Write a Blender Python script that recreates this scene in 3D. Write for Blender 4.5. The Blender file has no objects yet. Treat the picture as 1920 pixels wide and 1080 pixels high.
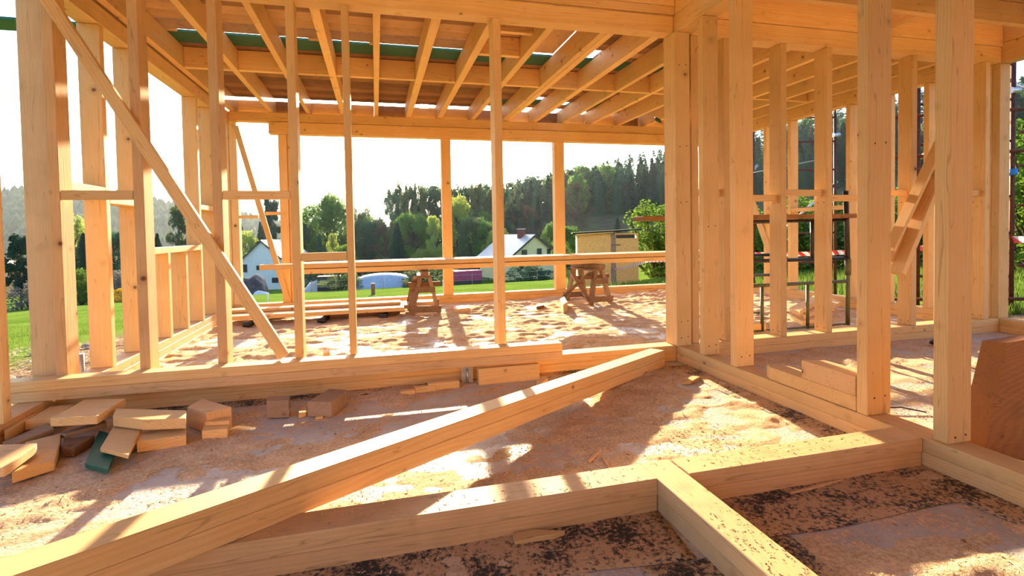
import bpy, bmesh, math, random
from mathutils import Vector, Matrix, noise, Quaternion
from math import sin, cos, radians, sqrt, pi, atan2, floor

# ------------------------------------------------------------------ scene, camera, light
scene = bpy.context.scene
COL = scene.collection
random.seed(11)
EYE = 1.10
cam_data = bpy.data.cameras.new('camera')
cam = bpy.data.objects.new('camera', cam_data); COL.objects.link(cam)
YAW, PIT, ROL = -0.2559, -0.0295, -0.0178
cy, sy, cp, sp, cr, sr = cos(YAW), sin(YAW), cos(PIT), sin(PIT), cos(ROL), sin(ROL)
fw = Vector((-sy*cp, cy*cp, sp)); rt = Vector((cy, sy, 0)); up = rt.cross(fw)
rt, up = cr*rt + sr*up, -sr*rt + cr*up
m = Matrix((rt, up, -fw)).transposed().to_4x4(); m.translation = (0, 0, EYE)
cam.matrix_world = m
cam_data.sensor_width = 36.0; cam_data.lens = 972.14/1920*36.0
cam_data.shift_y = -(540-460.44)/1920
cam_data.clip_start = 0.05; cam_data.clip_end = 9000
scene.camera = cam

SUN_EL, SUN_AZ = radians(13.28), radians(5.37)     # azimuth clockwise from +Y
w = bpy.data.worlds.new('world'); scene.world = w; w.use_nodes = True
nt = w.node_tree; nt.nodes.clear()
sky = nt.nodes.new('ShaderNodeTexSky'); sky.sky_type = 'NISHITA'
sky.sun_disc = True; sky.sun_size = radians(0.9); sky.sun_elevation = SUN_EL; sky.sun_rotation = SUN_AZ
sky.sun_intensity = 0.62; sky.altitude = 400; sky.air_density = 1.0; sky.dust_density = 2.0; sky.ozone_density = 1.0
tint = nt.nodes.new('ShaderNodeMix'); tint.data_type = 'RGBA'; tint.blend_type = 'MULTIPLY'
tint.inputs[0].default_value = 1.0; tint.inputs[7].default_value = (0.89, 0.97, 1.14, 1)
bg = nt.nodes.new('ShaderNodeBackground'); bg.inputs[1].default_value = 0.32
ow = nt.nodes.new('ShaderNodeOutputWorld')
nt.links.new(sky.outputs[0], tint.inputs[6]); nt.links.new(tint.outputs[2], bg.inputs[0]); nt.links.new(bg.outputs[0], ow.inputs[0])

vs = scene.view_settings
vs.view_transform = 'Standard'; vs.look = 'None'; vs.gamma = 1.0; vs.use_curve_mapping = False
vs.exposure = 0.58
scene.cycles.use_denoising = True
scene.cycles.max_bounces = 8; scene.cycles.diffuse_bounces = 5; scene.cycles.volume_bounces = 1
scene.cycles.transparent_max_bounces = 8
scene.cycles.sample_clamp_indirect = 12.0

# ------------------------------------------------------------------ materials
def new_mat(name):
    mt = bpy.data.materials.new(name); mt.use_nodes = True
    n = mt.node_tree; n.nodes.clear()
    o = n.nodes.new('ShaderNodeOutputMaterial'); b = n.nodes.new('ShaderNodeBsdfPrincipled')
    n.links.new(b.outputs[0], o.inputs[0])
    return mt, n, b, o
def N(n, t, **kw):
    x = n.nodes.new(t)
    for k, v in kw.items(): setattr(x, k, v)
    return x
def L(n, a, b): n.links.new(a, b)
def mathn(n, op, a, b=None, c=None):
    x = N(n, 'ShaderNodeMath', operation=op)
    for i, v in enumerate((a, b, c)):
        if v is None: continue
        if isinstance(v, (int, float)): x.inputs[i].default_value = v
        else: L(n, v, x.inputs[i])
    return x.outputs[0]
def mixc(n, f, a, b, mode='MIX'):
    x = N(n, 'ShaderNodeMix', data_type='RGBA', blend_type=mode)
    for i, v in ((0, f), (6, a), (7, b)):
        if isinstance(v, (int, float)): x.inputs[i].default_value = v
        elif isinstance(v, tuple): x.inputs[i].default_value = (*v, 1)
        else: L(n, v, x.inputs[i])
    return x.outputs[2]
def ramp(n, f, stops):
    x = N(n, 'ShaderNodeValToRGB'); e = x.color_ramp.elements
    while len(e) < len(stops): e.new(0.5)
    for el, (p, c) in zip(e, stops): el.position = p; el.color = (*c, 1) if len(c) == 3 else c
    L(n, f, x.inputs[0]); return x.outputs[0]
def bump(n, b, h, s, d=0.02):
    x = N(n, 'ShaderNodeBump'); x.inputs['Strength'].default_value = s; x.inputs['Distance'].default_value = d
    L(n, h, x.inputs['Height']); L(n, x.outputs[0], b.inputs['Normal'])

def wood_mat(name, c_light, c_dark, knots=0.36, var=0.22, rough=0.62, grime=0.0, spec=0.3):
    mt, n, b, o = new_mat(name)
    tc = N(n, 'ShaderNodeTexCoord'); oi = N(n, 'ShaderNodeObjectInfo')
    off = mathn(n, 'MULTIPLY', oi.outputs['Random'], 37.0)
    add = N(n, 'ShaderNodeVectorMath', operation='ADD'); L(n, tc.outputs['Object'], add.inputs[0])
    comb = N(n, 'ShaderNodeCombineXYZ'); L(n, off, comb.inputs[0]); L(n, comb.outputs[0], add.inputs[1])
    v = add.outputs[0]
    sep = N(n, 'ShaderNodeSeparateXYZ'); L(n, v, sep.inputs[0])
    warp = N(n, 'ShaderNodeTexNoise'); warp.inputs['Scale'].default_value = 1.0; warp.inputs['Detail'].default_value = 2
    mp = N(n, 'ShaderNodeMapping'); mp.inputs['Scale'].default_value = (0.9, 5, 5); L(n, v, mp.inputs[0]); L(n, mp.outputs[0], warp.inputs['Vector'])
    py = mathn(n, 'ADD', mathn(n, 'MULTIPLY', oi.outputs['Random'], 0.16), 0.02)
    dy = mathn(n, 'SUBTRACT', sep.outputs[1], py); dz = mathn(n, 'ADD', sep.outputs[2], 0.06)
    r = mathn(n, 'SQRT', mathn(n, 'ADD', mathn(n, 'MULTIPLY', dy, dy), mathn(n, 'MULTIPLY', dz, dz)))
    r = mathn(n, 'ADD', r, mathn(n, 'MULTIPLY', warp.outputs[0], 0.035))
    rings = mathn(n, 'MULTIPLY_ADD', mathn(n, 'SINE', mathn(n, 'MULTIPLY', r, 900.0)), 0.5, 0.5)
    fine = N(n, 'ShaderNodeTexNoise'); fine.inputs['Scale'].default_value = 1.0; fine.inputs['Detail'].default_value = 3
    mp2 = N(n, 'ShaderNodeMapping'); mp2.inputs['Scale'].default_value = (6, 160, 160); L(n, v, mp2.inputs[0]); L(n, mp2.outputs[0], fine.inputs['Vector'])
    blot = N(n, 'ShaderNodeTexNoise'); blot.inputs['Scale'].default_value = 3.0; blot.inputs['Detail'].default_value = 3; L(n, v, blot.inputs['Vector'])
    f = mathn(n, 'ADD', mathn(n, 'MULTIPLY', rings, 0.16), mathn(n, 'ADD', mathn(n, 'MULTIPLY', fine.outputs[0], 0.42), mathn(n, 'MULTIPLY', blot.outputs[0], 0.48)))
    col = ramp(n, f, [(0.25, c_light), (0.85, c_dark)])
    vr = N(n, 'ShaderNodeTexVoronoi'); vr.inputs['Scale'].default_value = 6.5; L(n, v, vr.inputs['Vector'])
    vs_ = N(n, 'ShaderNodeSeparateColor'); L(n, vr.outputs['Color'], vs_.inputs[0])
    has = mathn(n, 'GREATER_THAN', vs_.outputs[0], knots)
    kd = mathn(n, 'MULTIPLY', vr.outputs['Distance'], mathn(n, 'MULTIPLY_ADD', vs_.outputs[1], 1.2, 0.6))
    km = N(n, 'ShaderNodeMapRange'); km.inputs[1].default_value = 0.085; km.inputs[2].default_value = 0.05; L(n, kd, km.inputs[0])
    k = mathn(n, 'MULTIPLY', km.outputs[0], has)
    halo = N(n, 'ShaderNodeMapRange'); halo.inputs[1].default_value = 0.24; halo.inputs[2].default_value = 0.06; L(n, kd, halo.inputs[0])
    col = mixc(n, mathn(n, 'MULTIPLY', mathn(n, 'MULTIPLY', halo.outputs[0], has), 0.45), col, tuple(x*0.62 for x in c_dark))
    col = mixc(n, mathn(n, 'MULTIPLY', k, 0.85), col, (0.13, 0.045, 0.015))
    ck = N(n, 'ShaderNodeTexNoise'); ck.inputs['Scale'].default_value = 1.0; ck.inputs['Detail'].default_value = 1
    mp3 = N(n, 'ShaderNodeMapping'); mp3.inputs['Scale'].default_value = (1.6, 26, 26); L(n, v, mp3.inputs[0]); L(n, mp3.outputs[0], ck.inputs['Vector'])
    cm = N(n, 'ShaderNodeMapRange'); cm.inputs[1].default_value = 0.012; cm.inputs[2].default_value = 0.002
    L(n, mathn(n, 'ABSOLUTE', mathn(n, 'SUBTRACT', ck.outputs[0], 0.63)), cm.inputs[0])
    col = mixc(n, mathn(n, 'MULTIPLY', cm.outputs[0], 0.40), col, tuple(x*0.35 for x in c_dark))
    if grime:
        g = N(n, 'ShaderNodeTexNoise'); g.inputs['Scale'].default_value = 9; g.inputs['Detail'].default_value = 5; L(n, v, g.inputs['Vector'])
        gm = N(n, 'ShaderNodeMapRange'); gm.inputs[1].default_value = 0.52; gm.inputs[2].default_value = 0.72; L(n, g.outputs[0], gm.inputs[0])
        col = mixc(n, mathn(n, 'MULTIPLY', gm.outputs[0], grime), col, (0.09, 0.06, 0.04))
    br = mathn(n, 'MULTIPLY_ADD', oi.outputs['Random'], var, 1.0-var*0.5)
    hsv = N(n, 'ShaderNodeHueSaturation'); L(n, br, hsv.inputs['Value']); L(n, col, hsv.inputs['Color'])
    L(n, hsv.outputs[0], b.inputs['Base Color']); b.inputs['Roughness'].default_value = rough
    b.inputs['Specular IOR Level'].default_value = spec
    bump(n, b, mathn(n, 'ADD', fine.outputs[0], mathn(n, 'MULTIPLY', rings, 0.3)), 0.25, 0.002)
    return mt
PINE = wood_mat('pine', (0.80, 0.54, 0.25), (0.63, 0.355, 0.12))
ROUGH = wood_mat('sawn_pine', (0.78, 0.52, 0.27), (0.52, 0.28, 0.11), rough=0.8)
DIRTY = wood_mat('dusty_pine', (0.78, 0.52, 0.27), (0.60, 0.34, 0.14), grime=0.10)
AMBER = wood_mat('amber_board', (0.36, 0.15, 0.042), (0.22, 0.085, 0.022), grime=0.2)
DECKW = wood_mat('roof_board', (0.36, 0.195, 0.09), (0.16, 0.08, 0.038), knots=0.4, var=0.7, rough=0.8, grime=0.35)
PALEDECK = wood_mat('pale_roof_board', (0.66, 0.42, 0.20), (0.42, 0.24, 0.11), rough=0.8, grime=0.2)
OLDW = wood_mat('old_trestle_wood', (0.36, 0.22, 0.12), (0.16, 0.09, 0.05), rough=0.85, grime=0.5)
GREYW = wood_mat('grey_board', (0.46, 0.31, 0.19), (0.26, 0.16, 0.10), rough=0.85, grime=0.3)
BROWNW = wood_mat('brown_board', (0.30, 0.15, 0.07), (0.14, 0.065, 0.03), rough=0.8)
GREENW = wood_mat('green_painted_board', (0.030, 0.150, 0.085), (0.012, 0.085, 0.055), knots=0.9, rough=0.5)
STUMP = wood_mat('stake_wood', (0.34, 0.15, 0.08), (0.22, 0.09, 0.05), rough=0.8)

def osb_mat():
    mt, n, b, o = new_mat('chipboard')
    tc = N(n, 'ShaderNodeTexCoord'); v = N(n, 'ShaderNodeTexVoronoi'); v.inputs['Scale'].default_value = 30
    mp = N(n, 'ShaderNodeMapping'); mp.inputs['Scale'].default_value = (1, 1, 0.45); L(n, tc.outputs['Object'], mp.inputs[0]); L(n, mp.outputs[0], v.inputs['Vector'])
    s = N(n, 'ShaderNodeSeparateColor'); L(n, v.outputs['Color'], s.inputs[0])
    c = ramp(n, s.outputs[0], [(0.0, (0.82, 0.35, 0.085)), (0.5, (0.90, 0.43, 0.12)), (1.0, (0.93, 0.52, 0.18))])
    L(n, c, b.inputs['Base Color']); b.inputs['Roughness'].default_value = 0.75
    return mt
OSB = osb_mat()
def plain(name, col, rough=0.6, metal=0.0, var=0.15, scale=8.0, bmp=0.0):
    mt, n, b, o = new_mat(name)
    tc = N(n, 'ShaderNodeTexCoord'); t = N(n, 'ShaderNodeTexNoise'); t.inputs['Scale'].default_value = scale; t.inputs['Detail'].default_value = 4
    L(n, tc.outputs['Object'], t.inputs['Vector'])
    c = ramp(n, t.outputs[0], [(0.3, tuple(x*(1-var) for x in col)), (0.7, tuple(min(1, x*(1+var)) for x in col))])
    L(n, c, b.inputs['Base Color']); b.inputs['Roughness'].default_value = rough; b.inputs['Metallic'].default_value = metal
    if rough >= 0.7: b.inputs['Specular IOR Level'].default_value = 0.05
    if bmp: bump(n, b, t.outputs[0], bmp, 0.02)
    return mt
RUST = plain('rusty_steel', (0.10, 0.035, 0.022), 0.6, 0.4, 0.4, 30)
GALV = plain('galvanised_steel', (0.55, 0.56, 0.58), 0.35, 0.8, 0.15, 20)
BLACKM = plain('black_painted_steel', (0.02, 0.02, 0.022), 0.4, 0.3, 0.3, 30)
OLIVEM = plain('olive_painted_steel', (0.085, 0.09, 0.04), 0.45, 0.2, 0.3, 30)
BLUEP = plain('blue_plastic', (0.01, 0.22, 0.75), 0.4)
BLACKP = plain('black_plastic', (0.012, 0.012, 0.014), 0.4)
NAILM = plain('nail_head', (0.05, 0.035, 0.03), 0.5, 0.5)
WHITEW = plain('white_render', (0.82, 0.80, 0.77), 0.8, 0, 0.05, 2)
YELLOWW = plain('yellow_render', (0.82, 0.66, 0.34), 0.8, 0, 0.05, 2)
ROOFPALE = plain('pale_roof_sheet', (0.55, 0.50, 0.47), 0.35, 0, 0.1, 3)
ROOFRED = plain('red_roof_tile', (0.24, 0.07, 0.05), 0.7, 0, 0.3, 12)
ROOFGREY = plain('grey_roof_sheet', (0.33, 0.35, 0.40), 0.45, 0, 0.1, 3)
DARKTRIM = plain('dark_trim', (0.05, 0.035, 0.03), 0.6)
BITUM_ = plain('roofing_felt', (0.025, 0.022, 0.022), 0.95, 0, 0.4, 20, 0.3)
MAGENTA = plain('magenta_container', (0.42, 0.045, 0.12), 0.5, 0, 0.1, 4)
TARP = plain('brown_tarpaulin', (0.075, 0.05, 0.045), 0.5, 0, 0.5, 3, 0.6)
WHITEP = plain('white_paint', (0.75, 0.75, 0.74), 0.6)
PLASTIC = plain('clear_grey_film', (0.40, 0.46, 0.55), 0.3, 0, 0.15, 3)
STONE = plain('stone', (0.33, 0.25, 0.20), 0.9, 0, 0.35, 8, 0.6)
def glass_mat():
    mt, n, b, o = new_mat('window_glass')
    b.inputs['Base Color'].default_value = (0.03, 0.045, 0.05, 1); b.inputs['Roughness'].default_value = 0.06
    return mt
GLASS = glass_mat()
def tape_mat():
    mt, n, b, o = new_mat('barrier_tape_stripes')
    tc = N(n, 'ShaderNodeTexCoord'); s = N(n, 'ShaderNodeSeparateXYZ'); L(n, tc.outputs['UV'], s.inputs[0])
    f = mathn(n, 'GREATER_THAN', mathn(n, 'FRACT', mathn(n, 'ADD', mathn(n, 'MULTIPLY', s.outputs[0], 4.6), mathn(n, 'MULTIPLY', s.outputs[1], 0.35))), 0.5)
    c = mixc(n, f, (0.88, 0.86, 0.84), (0.80, 0.10, 0.08))
    L(n, c, b.inputs['Base Color']); b.inputs['Roughness'].default_value = 0.35
    tr = N(n, 'ShaderNodeBsdfTranslucent'); L(n, c, tr.inputs[0])
    mx = N(n, 'ShaderNodeMixShader'); mx.inputs[0].default_value = 0.45; L(n, b.outputs[0], mx.inputs[1]); L(n, tr.outputs[0], mx.inputs[2]); L(n, mx.outputs[0], o.inputs[0])
    return mt
TAPE = tape_mat()

def floor_mat():
    mt, n, b, o = new_mat('dusty_concrete')
    tc = N(n, 'ShaderNodeTexCoord'); P = tc.outputs['Object']
    n1 = N(n, 'ShaderNodeTexNoise'); n1.inputs['Scale'].default_value = 1.6; n1.inputs['Detail'].default_value = 8; n1.inputs['Roughness'].default_value = 0.68
    L(n, P, n1.inputs['Vector'])
    n2 = N(n, 'ShaderNodeTexNoise'); n2.inputs['Scale'].default_value = 55; n2.inputs['Detail'].default_value = 4; n2.inputs['Roughness'].default_value = 0.7
    L(n, P, n2.inputs['Vector'])
    n3 = N(n, 'ShaderNodeTexNoise'); n3.inputs['Scale'].default_value = 7; n3.inputs['Detail'].default_value = 4; L(n, P, n3.inputs['Vector'])
    dust = N(n, 'ShaderNodeMapRange'); dust.inputs[1].default_value = 0.485; dust.inputs[2].default_value = 0.56
    L(n, mathn(n, 'ADD', mathn(n, 'MULTIPLY', n1.outputs[0], 0.62), mathn(n, 'MULTIPLY', n2.outputs[0], 0.38)), dust.inputs[0])
    conc = ramp(n, n3.outputs[0], [(0.3, (0.44, 0.42, 0.41)), (0.7, (0.60, 0.57, 0.55))])
    dcol = ramp(n, n2.outputs[0], [(0.35, (0.46, 0.31, 0.20)), (0.65, (0.82, 0.63, 0.44))])
    c = mixc(n, dust.outputs[0], conc, dcol)
    L(n, c, b.inputs['Base Color'])
    L(n, mathn(n, 'MULTIPLY_ADD', dust.outputs[0], 0.35, 0.45), b.inputs['Roughness'])
    b.inputs['Specular IOR Level'].default_value = 0.35
    bump(n, b, mathn(n, 'ADD', n2.outputs[0], mathn(n, 'MULTIPLY', dust.outputs[0], 0.7)), 0.5, 0.008)
    return mt
FLOORM = floor_mat()
def dust_mat(name='sawdust', a=(0.50, 0.325, 0.185), c_=(0.87, 0.68, 0.47)):
    mt, n, b, o = new_mat(name)
    tc = N(n, 'ShaderNodeTexCoord'); P = tc.outputs['Object']
    n2 = N(n, 'ShaderNodeTexNoise'); n2.inputs['Scale'].default_value = 70; n2.inputs['Detail'].default_value = 4; n2.inputs['Roughness'].default_value = 0.75
    L(n, P, n2.inputs['Vector'])
    n3 = N(n, 'ShaderNodeTexNoise'); n3.inputs['Scale'].default_value = 6; n3.inputs['Detail'].default_value = 5; L(n, P, n3.inputs['Vector'])
    c = ramp(n, mathn(n, 'ADD', mathn(n, 'MULTIPLY', n2.outputs[0], 0.7), mathn(n, 'MULTIPLY', n3.outputs[0], 0.3)), [(0.36, a), (0.6, c_)])
    L(n, c, b.inputs['Base Color']); b.inputs['Roughness'].default_value = 0.95; b.inputs['Specular IOR Level'].default_value = 0.02
    bump(n, b, mathn(n, 'ADD', n2.outputs[0], mathn(n, 'MULTIPLY', n3.outputs[0], 0.6)), 0.8, 0.015)
    return mt
DUST = dust_mat()
CHIP = dust_mat('wood_chip', (0.60, 0.40, 0.22), (0.84, 0.64, 0.42))
def felt_mat():
    mt, n, b, o = new_mat('damp_proof_felt')
    tc = N(n, 'ShaderNodeTexCoord'); P = tc.outputs['Object']
    n2 = N(n, 'ShaderNodeTexNoise'); n2.inputs['Scale'].default_value = 60; n2.inputs['Detail'].default_value = 4; n2.inputs['Roughness'].default_value = 0.75
    L(n, P, n2.inputs['Vector'])
    n3 = N(n, 'ShaderNodeTexNoise'); n3.inputs['Scale'].default_value = 5; n3.inputs['Detail'].default_value = 4; L(n, P, n3.inputs['Vector'])
    d = N(n, 'ShaderNodeMapRange'); d.inputs[1].default_value = 0.445; d.inputs[2].default_value = 0.525
    L(n, mathn(n, 'ADD', mathn(n, 'MULTIPLY', n2.outputs[0], 0.58), mathn(n, 'MULTIPLY', n3.outputs[0], 0.42)), d.inputs[0])
    c = mixc(n, d.outputs[0], (0.035, 0.032, 0.030), (0.56, 0.36, 0.19))
    L(n, c, b.inputs['Base Color']); b.inputs['Roughness'].default_value = 0.75
    bump(n, b, n2.outputs[0], 0.6, 0.006)
    return mt
FELT = felt_mat()
def ground_mat():
    mt, n, b, o = new_mat('lawn_and_soil')
    g = N(n, 'ShaderNodeNewGeometry'); P = g.outputs['Position']
    sep = N(n, 'ShaderNodeSeparateXYZ'); L(n, P, sep.inputs[0])
    n1 = N(n, 'ShaderNodeTexNoise'); n1.inputs['Scale'].default_value = 0.35; n1.inputs['Detail'].default_value = 6; L(n, P, n1.inputs['Vector'])
    n2 = N(n, 'ShaderNodeTexNoise'); n2.inputs['Scale'].default_value = 6; n2.inputs['Detail'].default_value = 5; n2.inputs['Roughness'].default_value = 0.7; L(n, P, n2.inputs['Vector'])
    grass = ramp(n, mathn(n, 'ADD', mathn(n, 'MULTIPLY', n1.outputs[0], 0.6), mathn(n, 'MULTIPLY', n2.outputs[0], 0.4)),
                 [(0.35, (0.085, 0.160, 0.022)), (0.55, (0.145, 0.235, 0.038)), (0.7, (0.21, 0.285, 0.065))])
    soil = ramp(n, n2.outputs[0], [(0.35, (0.12, 0.07, 0.045)), (0.62, (0.42, 0.29, 0.19))])
    # trampled soil close around the slab: distance outside the rectangle x -2.1..6.2, y ..8.1
    dx = mathn(n, 'MAXIMUM', mathn(n, 'SUBTRACT', -2.1, sep.outputs[0]), mathn(n, 'SUBTRACT', sep.outputs[0], 6.2))
    dy = mathn(n, 'SUBTRACT', sep.outputs[1], 8.0)
    d = mathn(n, 'ADD', mathn(n, 'MAXIMUM', dx, dy), mathn(n, 'MULTIPLY', n1.outputs[0], 1.6))
    s = N(n, 'ShaderNodeMapRange'); s.inputs[1].default_value = 2.3; s.inputs[2].default_value = 2.9; L(n, d, s.inputs[0])
    c = mixc(n, s.outputs[0], soil, grass)
    # hillside meadow and bare slopes far away
    dist = N(n, 'ShaderNodeVectorMath', operation='LENGTH'); L(n, P, dist.inputs[0])
    fr = N(n, 'ShaderNodeMapRange'); fr.inputs[1].default_value = 105; fr.inputs[2].default_value = 125; L(n, dist.outputs['Value'], fr.inputs[0])
    slope = ramp(n, n1.outputs[0], [(0.4, (0.10, 0.075, 0.05)), (0.65, (0.12, 0.13, 0.05))])
    c = mixc(n, fr.outputs[0], c, slope)
    L(n, c, b.inputs['Base Color']); b.inputs['Roughness'].default_value = 1.0; b.inputs['Specular IOR Level'].default_value = 0.0
    bump(n, b, n2.outputs[0], 0.7, 0.1)
    return mt
GROUND = ground_mat()
def leaf_mat(name, col, trans=0.4, var=0.35):
    mt, n, b, o = new_mat(name)
    oi = N(n, 'ShaderNodeObjectInfo'); tc = N(n, 'ShaderNodeTexCoord')
    t = N(n, 'ShaderNodeTexNoise'); t.inputs['Scale'].default_value = 0.9; t.inputs['Detail'].default_value = 4; L(n, tc.outputs['Object'], t.inputs['Vector'])
    f = mathn(n, 'ADD', mathn(n, 'MULTIPLY', t.outputs[0], 0.7), mathn(n, 'MULTIPLY', oi.outputs['Random'], 0.3))
    c = ramp(n, f, [(0.25, tuple(x*(1-var) for x in col)), (0.8, tuple(min(1, x*(1+var)) for x in col))])
    L(n, c, b.inputs['Base Color']); b.inputs['Roughness'].default_value = 0.8; b.inputs['Specular IOR Level'].default_value = 0.05
    tr = N(n, 'ShaderNodeBsdfTranslucent'); L(n, c, tr.inputs[0])
    mx = N(n, 'ShaderNodeMixShader'); mx.inputs[0].default_value = trans; L(n, b.outputs[0], mx.inputs[1]); L(n, tr.outputs[0], mx.inputs[2]); L(n, mx.outputs[0], o.inputs[0])
    return mt
LEAF_G = leaf_mat('green_leaves', (0.15, 0.27, 0.065), 0.48); LEAF_Y = leaf_mat('yellow_green_leaves', (0.36, 0.43, 0.10), 0.5)
LEAF_D = leaf_mat('dark_needles', (0.026, 0.060, 0.036), 0.1); LEAF_O = leaf_mat('olive_leaves', (0.14, 0.19, 0.085), 0.42)
LEAF_B = leaf_mat('brown_twigs', (0.11, 0.075, 0.055), 0.15); LEAF_P = leaf_mat('pale_blossom', (0.26, 0.24, 0.22), 0.3)
LEAF_F = leaf_mat('forest_green', (0.064, 0.145, 0.080), 0.3); LEAF_YY = leaf_mat('yellow_blossom', (0.60, 0.40, 0.03), 0.4)
LEAF_L = leaf_mat('bright_shrub_leaves', (0.14, 0.24, 0.035), 0.4)
BARK = plain('bark', (0.10, 0.075, 0.055), 0.9, 0, 0.4, 6)
BIRCH = plain('pale_bark', (0.42, 0.40, 0.36), 0.8, 0, 0.3, 6)
GRASSB = leaf_mat('grass_blades', (0.12, 0.20, 0.032), 0.35)

# ------------------------------------------------------------------ object helpers
def tag(o, label=None, cat=None, group=None, kind=None):
    if label: o['label'] = label
    if cat: o['category'] = cat
    if group: o['group'] = group
    if kind: o['kind'] = kind
    return o
def empty(name, loc=(0, 0, 0), label=None, cat=None, group=None):
    o = bpy.data.objects.new(name, None); COL.objects.link(o); o.location = loc; o.empty_display_size = 0.1
    return tag(o, label, cat, group)
def link(name, me, mats, mw=None, parent=None):
    o = bpy.data.objects.new(name, me); COL.objects.link(o)
    for mt in (mats if isinstance(mats, (list, tuple)) else [mats]): me.materials.append(mt)
    if parent is not None:
        o.parent = parent; o.matrix_parent_inverse = Matrix()
        if mw is not None:
            pm = Matrix.LocRotScale(parent.location, parent.rotation_euler, parent.scale)
            q = parent
            while q.parent: q = q.parent; pm = Matrix.LocRotScale(q.location, q.rotation_euler, q.scale) @ pm
            o.matrix_local = pm.inverted() @ mw
    elif mw is not None: o.matrix_world = mw
    return o
def box_me(L_, w_, h_, bev=0.003, nick=0.0):
    """a bar from local x=0 to L, centred on y and z"""
    bm = bmesh.new()
    bmesh.ops.create_cube(bm, size=1.0)
    for v in bm.verts: v.co = Vector(((v.co.x+0.5)*L_, v.co.y*w_, v.co.z*h_))
    if nick:
        for v in bm.verts: v.co += Vector((random.uniform(-nick, nick), random.uniform(-nick, nick)*0.3, random.uniform(-nick, nick)*0.3))
    if bev: bmesh.ops.bevel(bm, geom=bm.edges[:], offset=min(bev, w_*0.2, h_*0.2), segments=1, affect='EDGES')
    me = bpy.data.meshes.new('timber'); bm.to_mesh(me); bm.free(); return me
def frame(p0, p1, upv=None):
    p0, p1 = Vector(p0), Vector(p1); x = (p1-p0).normalized()
    u = Vector(upv) if upv is not None else (Vector((0, 0, 1)) if abs(x.z) < 0.9 else Vector((0, 1, 0)))
    z = (u - x*u.dot(x)).normalized(); y = z.cross(x)
    mm = Matrix((x, y, z)).transposed().to_4x4(); mm.translation = p0; return mm
def bar(name, p0, p1, w_, h_, mat=None, label=None, cat=None, group=None, parent=None, upv=None, bev=0.003, nick=0.0):
    Ln = (Vector(p1)-Vector(p0)).length
    o = link(name, box_me(Ln, w_, h_, bev, nick), mat or PINE, frame(p0, p1, upv), parent)
    return tag(o, label, cat, group)
def abox(name, x0, x1, y0, y1, z0, z1, mat=None, label=None, cat=None, group=None, parent=None, bev=0.003):
    d = (x1-x0, y1-y0, z1-z0); a = max(range(3), key=lambda i: d[i]); c = ((x0+x1)/2, (y0+y1)/2, (z0+z1)/2)
    p0, p1 = list(c), list(c); p0[a] = (x0, y0, z0)[a]; p1[a] = (x1, y1, z1)[a]
    if a == 0: ww, hh, u = d[1], d[2], (0, 0, 1)
    elif a == 1: ww, hh, u = d[0], d[2], (0, 0, 1)
    else: ww, hh, u = d[0], d[1], (0, 1, 0)
    return bar(name, p0, p1, ww, hh, mat, label, cat, group, parent, u, bev)
def double(name, x0, x1, y0, y1, z0, z1, label, cat, group=None, mat=None, jog=0.004, zs=None):
    """two boards nailed one on the other"""
    e = empty(name, ((x0+x1)/2, (y0+y1)/2, z0), label, cat, group); zm = zs or (z0+z1)/2
    abox('board', x0, x1, y0, y1, z0, zm-0.0008, mat, parent=e)
    if x1-x0 > y1-y0: abox('board', x0, x1, y0-jog, y1-jog, zm, z1, mat, parent=e)
    else: abox('board', x0-jog, x1-jog, y0, y1, zm, z1, mat, parent=e)
    return e
def prism(name, pts, z0, z1, mat, label=None, cat=None, group=None, parent=None, bev=0.003, tilt=None):
    """polygon footprint in metres, extruded z0..z1"""
    c = sum((Vector((p[0], p[1], 0)) for p in pts), Vector())/len(pts)
    bm = bmesh.new()
    a = [bm.verts.new((p[0]-c.x, p[1]-c.y, 0)) for p in pts]; b_ = [bm.verts.new((p[0]-c.x, p[1]-c.y, z1-z0)) for p in pts]
    k = len(pts); bm.faces.new(a[::-1]); bm.faces.new(b_)
    for i in range(k): bm.faces.new((a[i], a[(i+1) % k], b_[(i+1) % k], b_[i]))
    bmesh.ops.recalc_face_normals(bm, faces=bm.faces[:])
    if bev: bmesh.ops.bevel(bm, geom=bm.edges[:], offset=bev, segments=1, affect='EDGES')
    me = bpy.data.meshes.new(name); bm.to_mesh(me); bm.free()
    mm = Matrix.Translation((c.x, c.y, z0))
    if tilt: mm = mm @ Matrix.Rotation(tilt[0], 4, 'X') @ Matrix.Rotation(tilt[1], 4, 'Y')
    return tag(link(name, me, mat, mm, parent), label, cat, group)
def tube(name, pts, r, mat, parent=None, label=None, cat=None, group=None, seg=8, closed=False):
    bm = bmesh.new(); pts = [Vector(p) for p in pts]; o0 = pts[0].copy(); rings = []
    for i, p in enumerate(pts):
        t = (pts[min(i+1, len(pts)-1)] - pts[max(i-1, 0)]).normalized()
        a = Vector((0, 0, 1)) if abs(t.z) < 0.9 else Vector((1, 0, 0))
        u = t.cross(a).normalized(); v = t.cross(u)
        rr = r[i] if isinstance(r, (list, tuple)) else r
        rings.append([bm.verts.new(p - o0 + (u*cos(2*pi*k/seg)+v*sin(2*pi*k/seg))*rr) for k in range(seg)])
    for A, B in zip(rings, rings[1:]):
        for k in range(seg):
            f = bm.faces.new((A[k], A[(k+1) % seg], B[(k+1) % seg], B[k])); f.smooth = True
    bm.faces.new(rings[0][::-1]); bm.faces.new(rings[-1])
    bmesh.ops.recalc_face_normals(bm, faces=bm.faces[:])
    me = bpy.data.meshes.new(name); bm.to_mesh(me); bm.free()
    return tag(link(name, me, mat, Matrix.Translation(o0), parent), label, cat, group)
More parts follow.
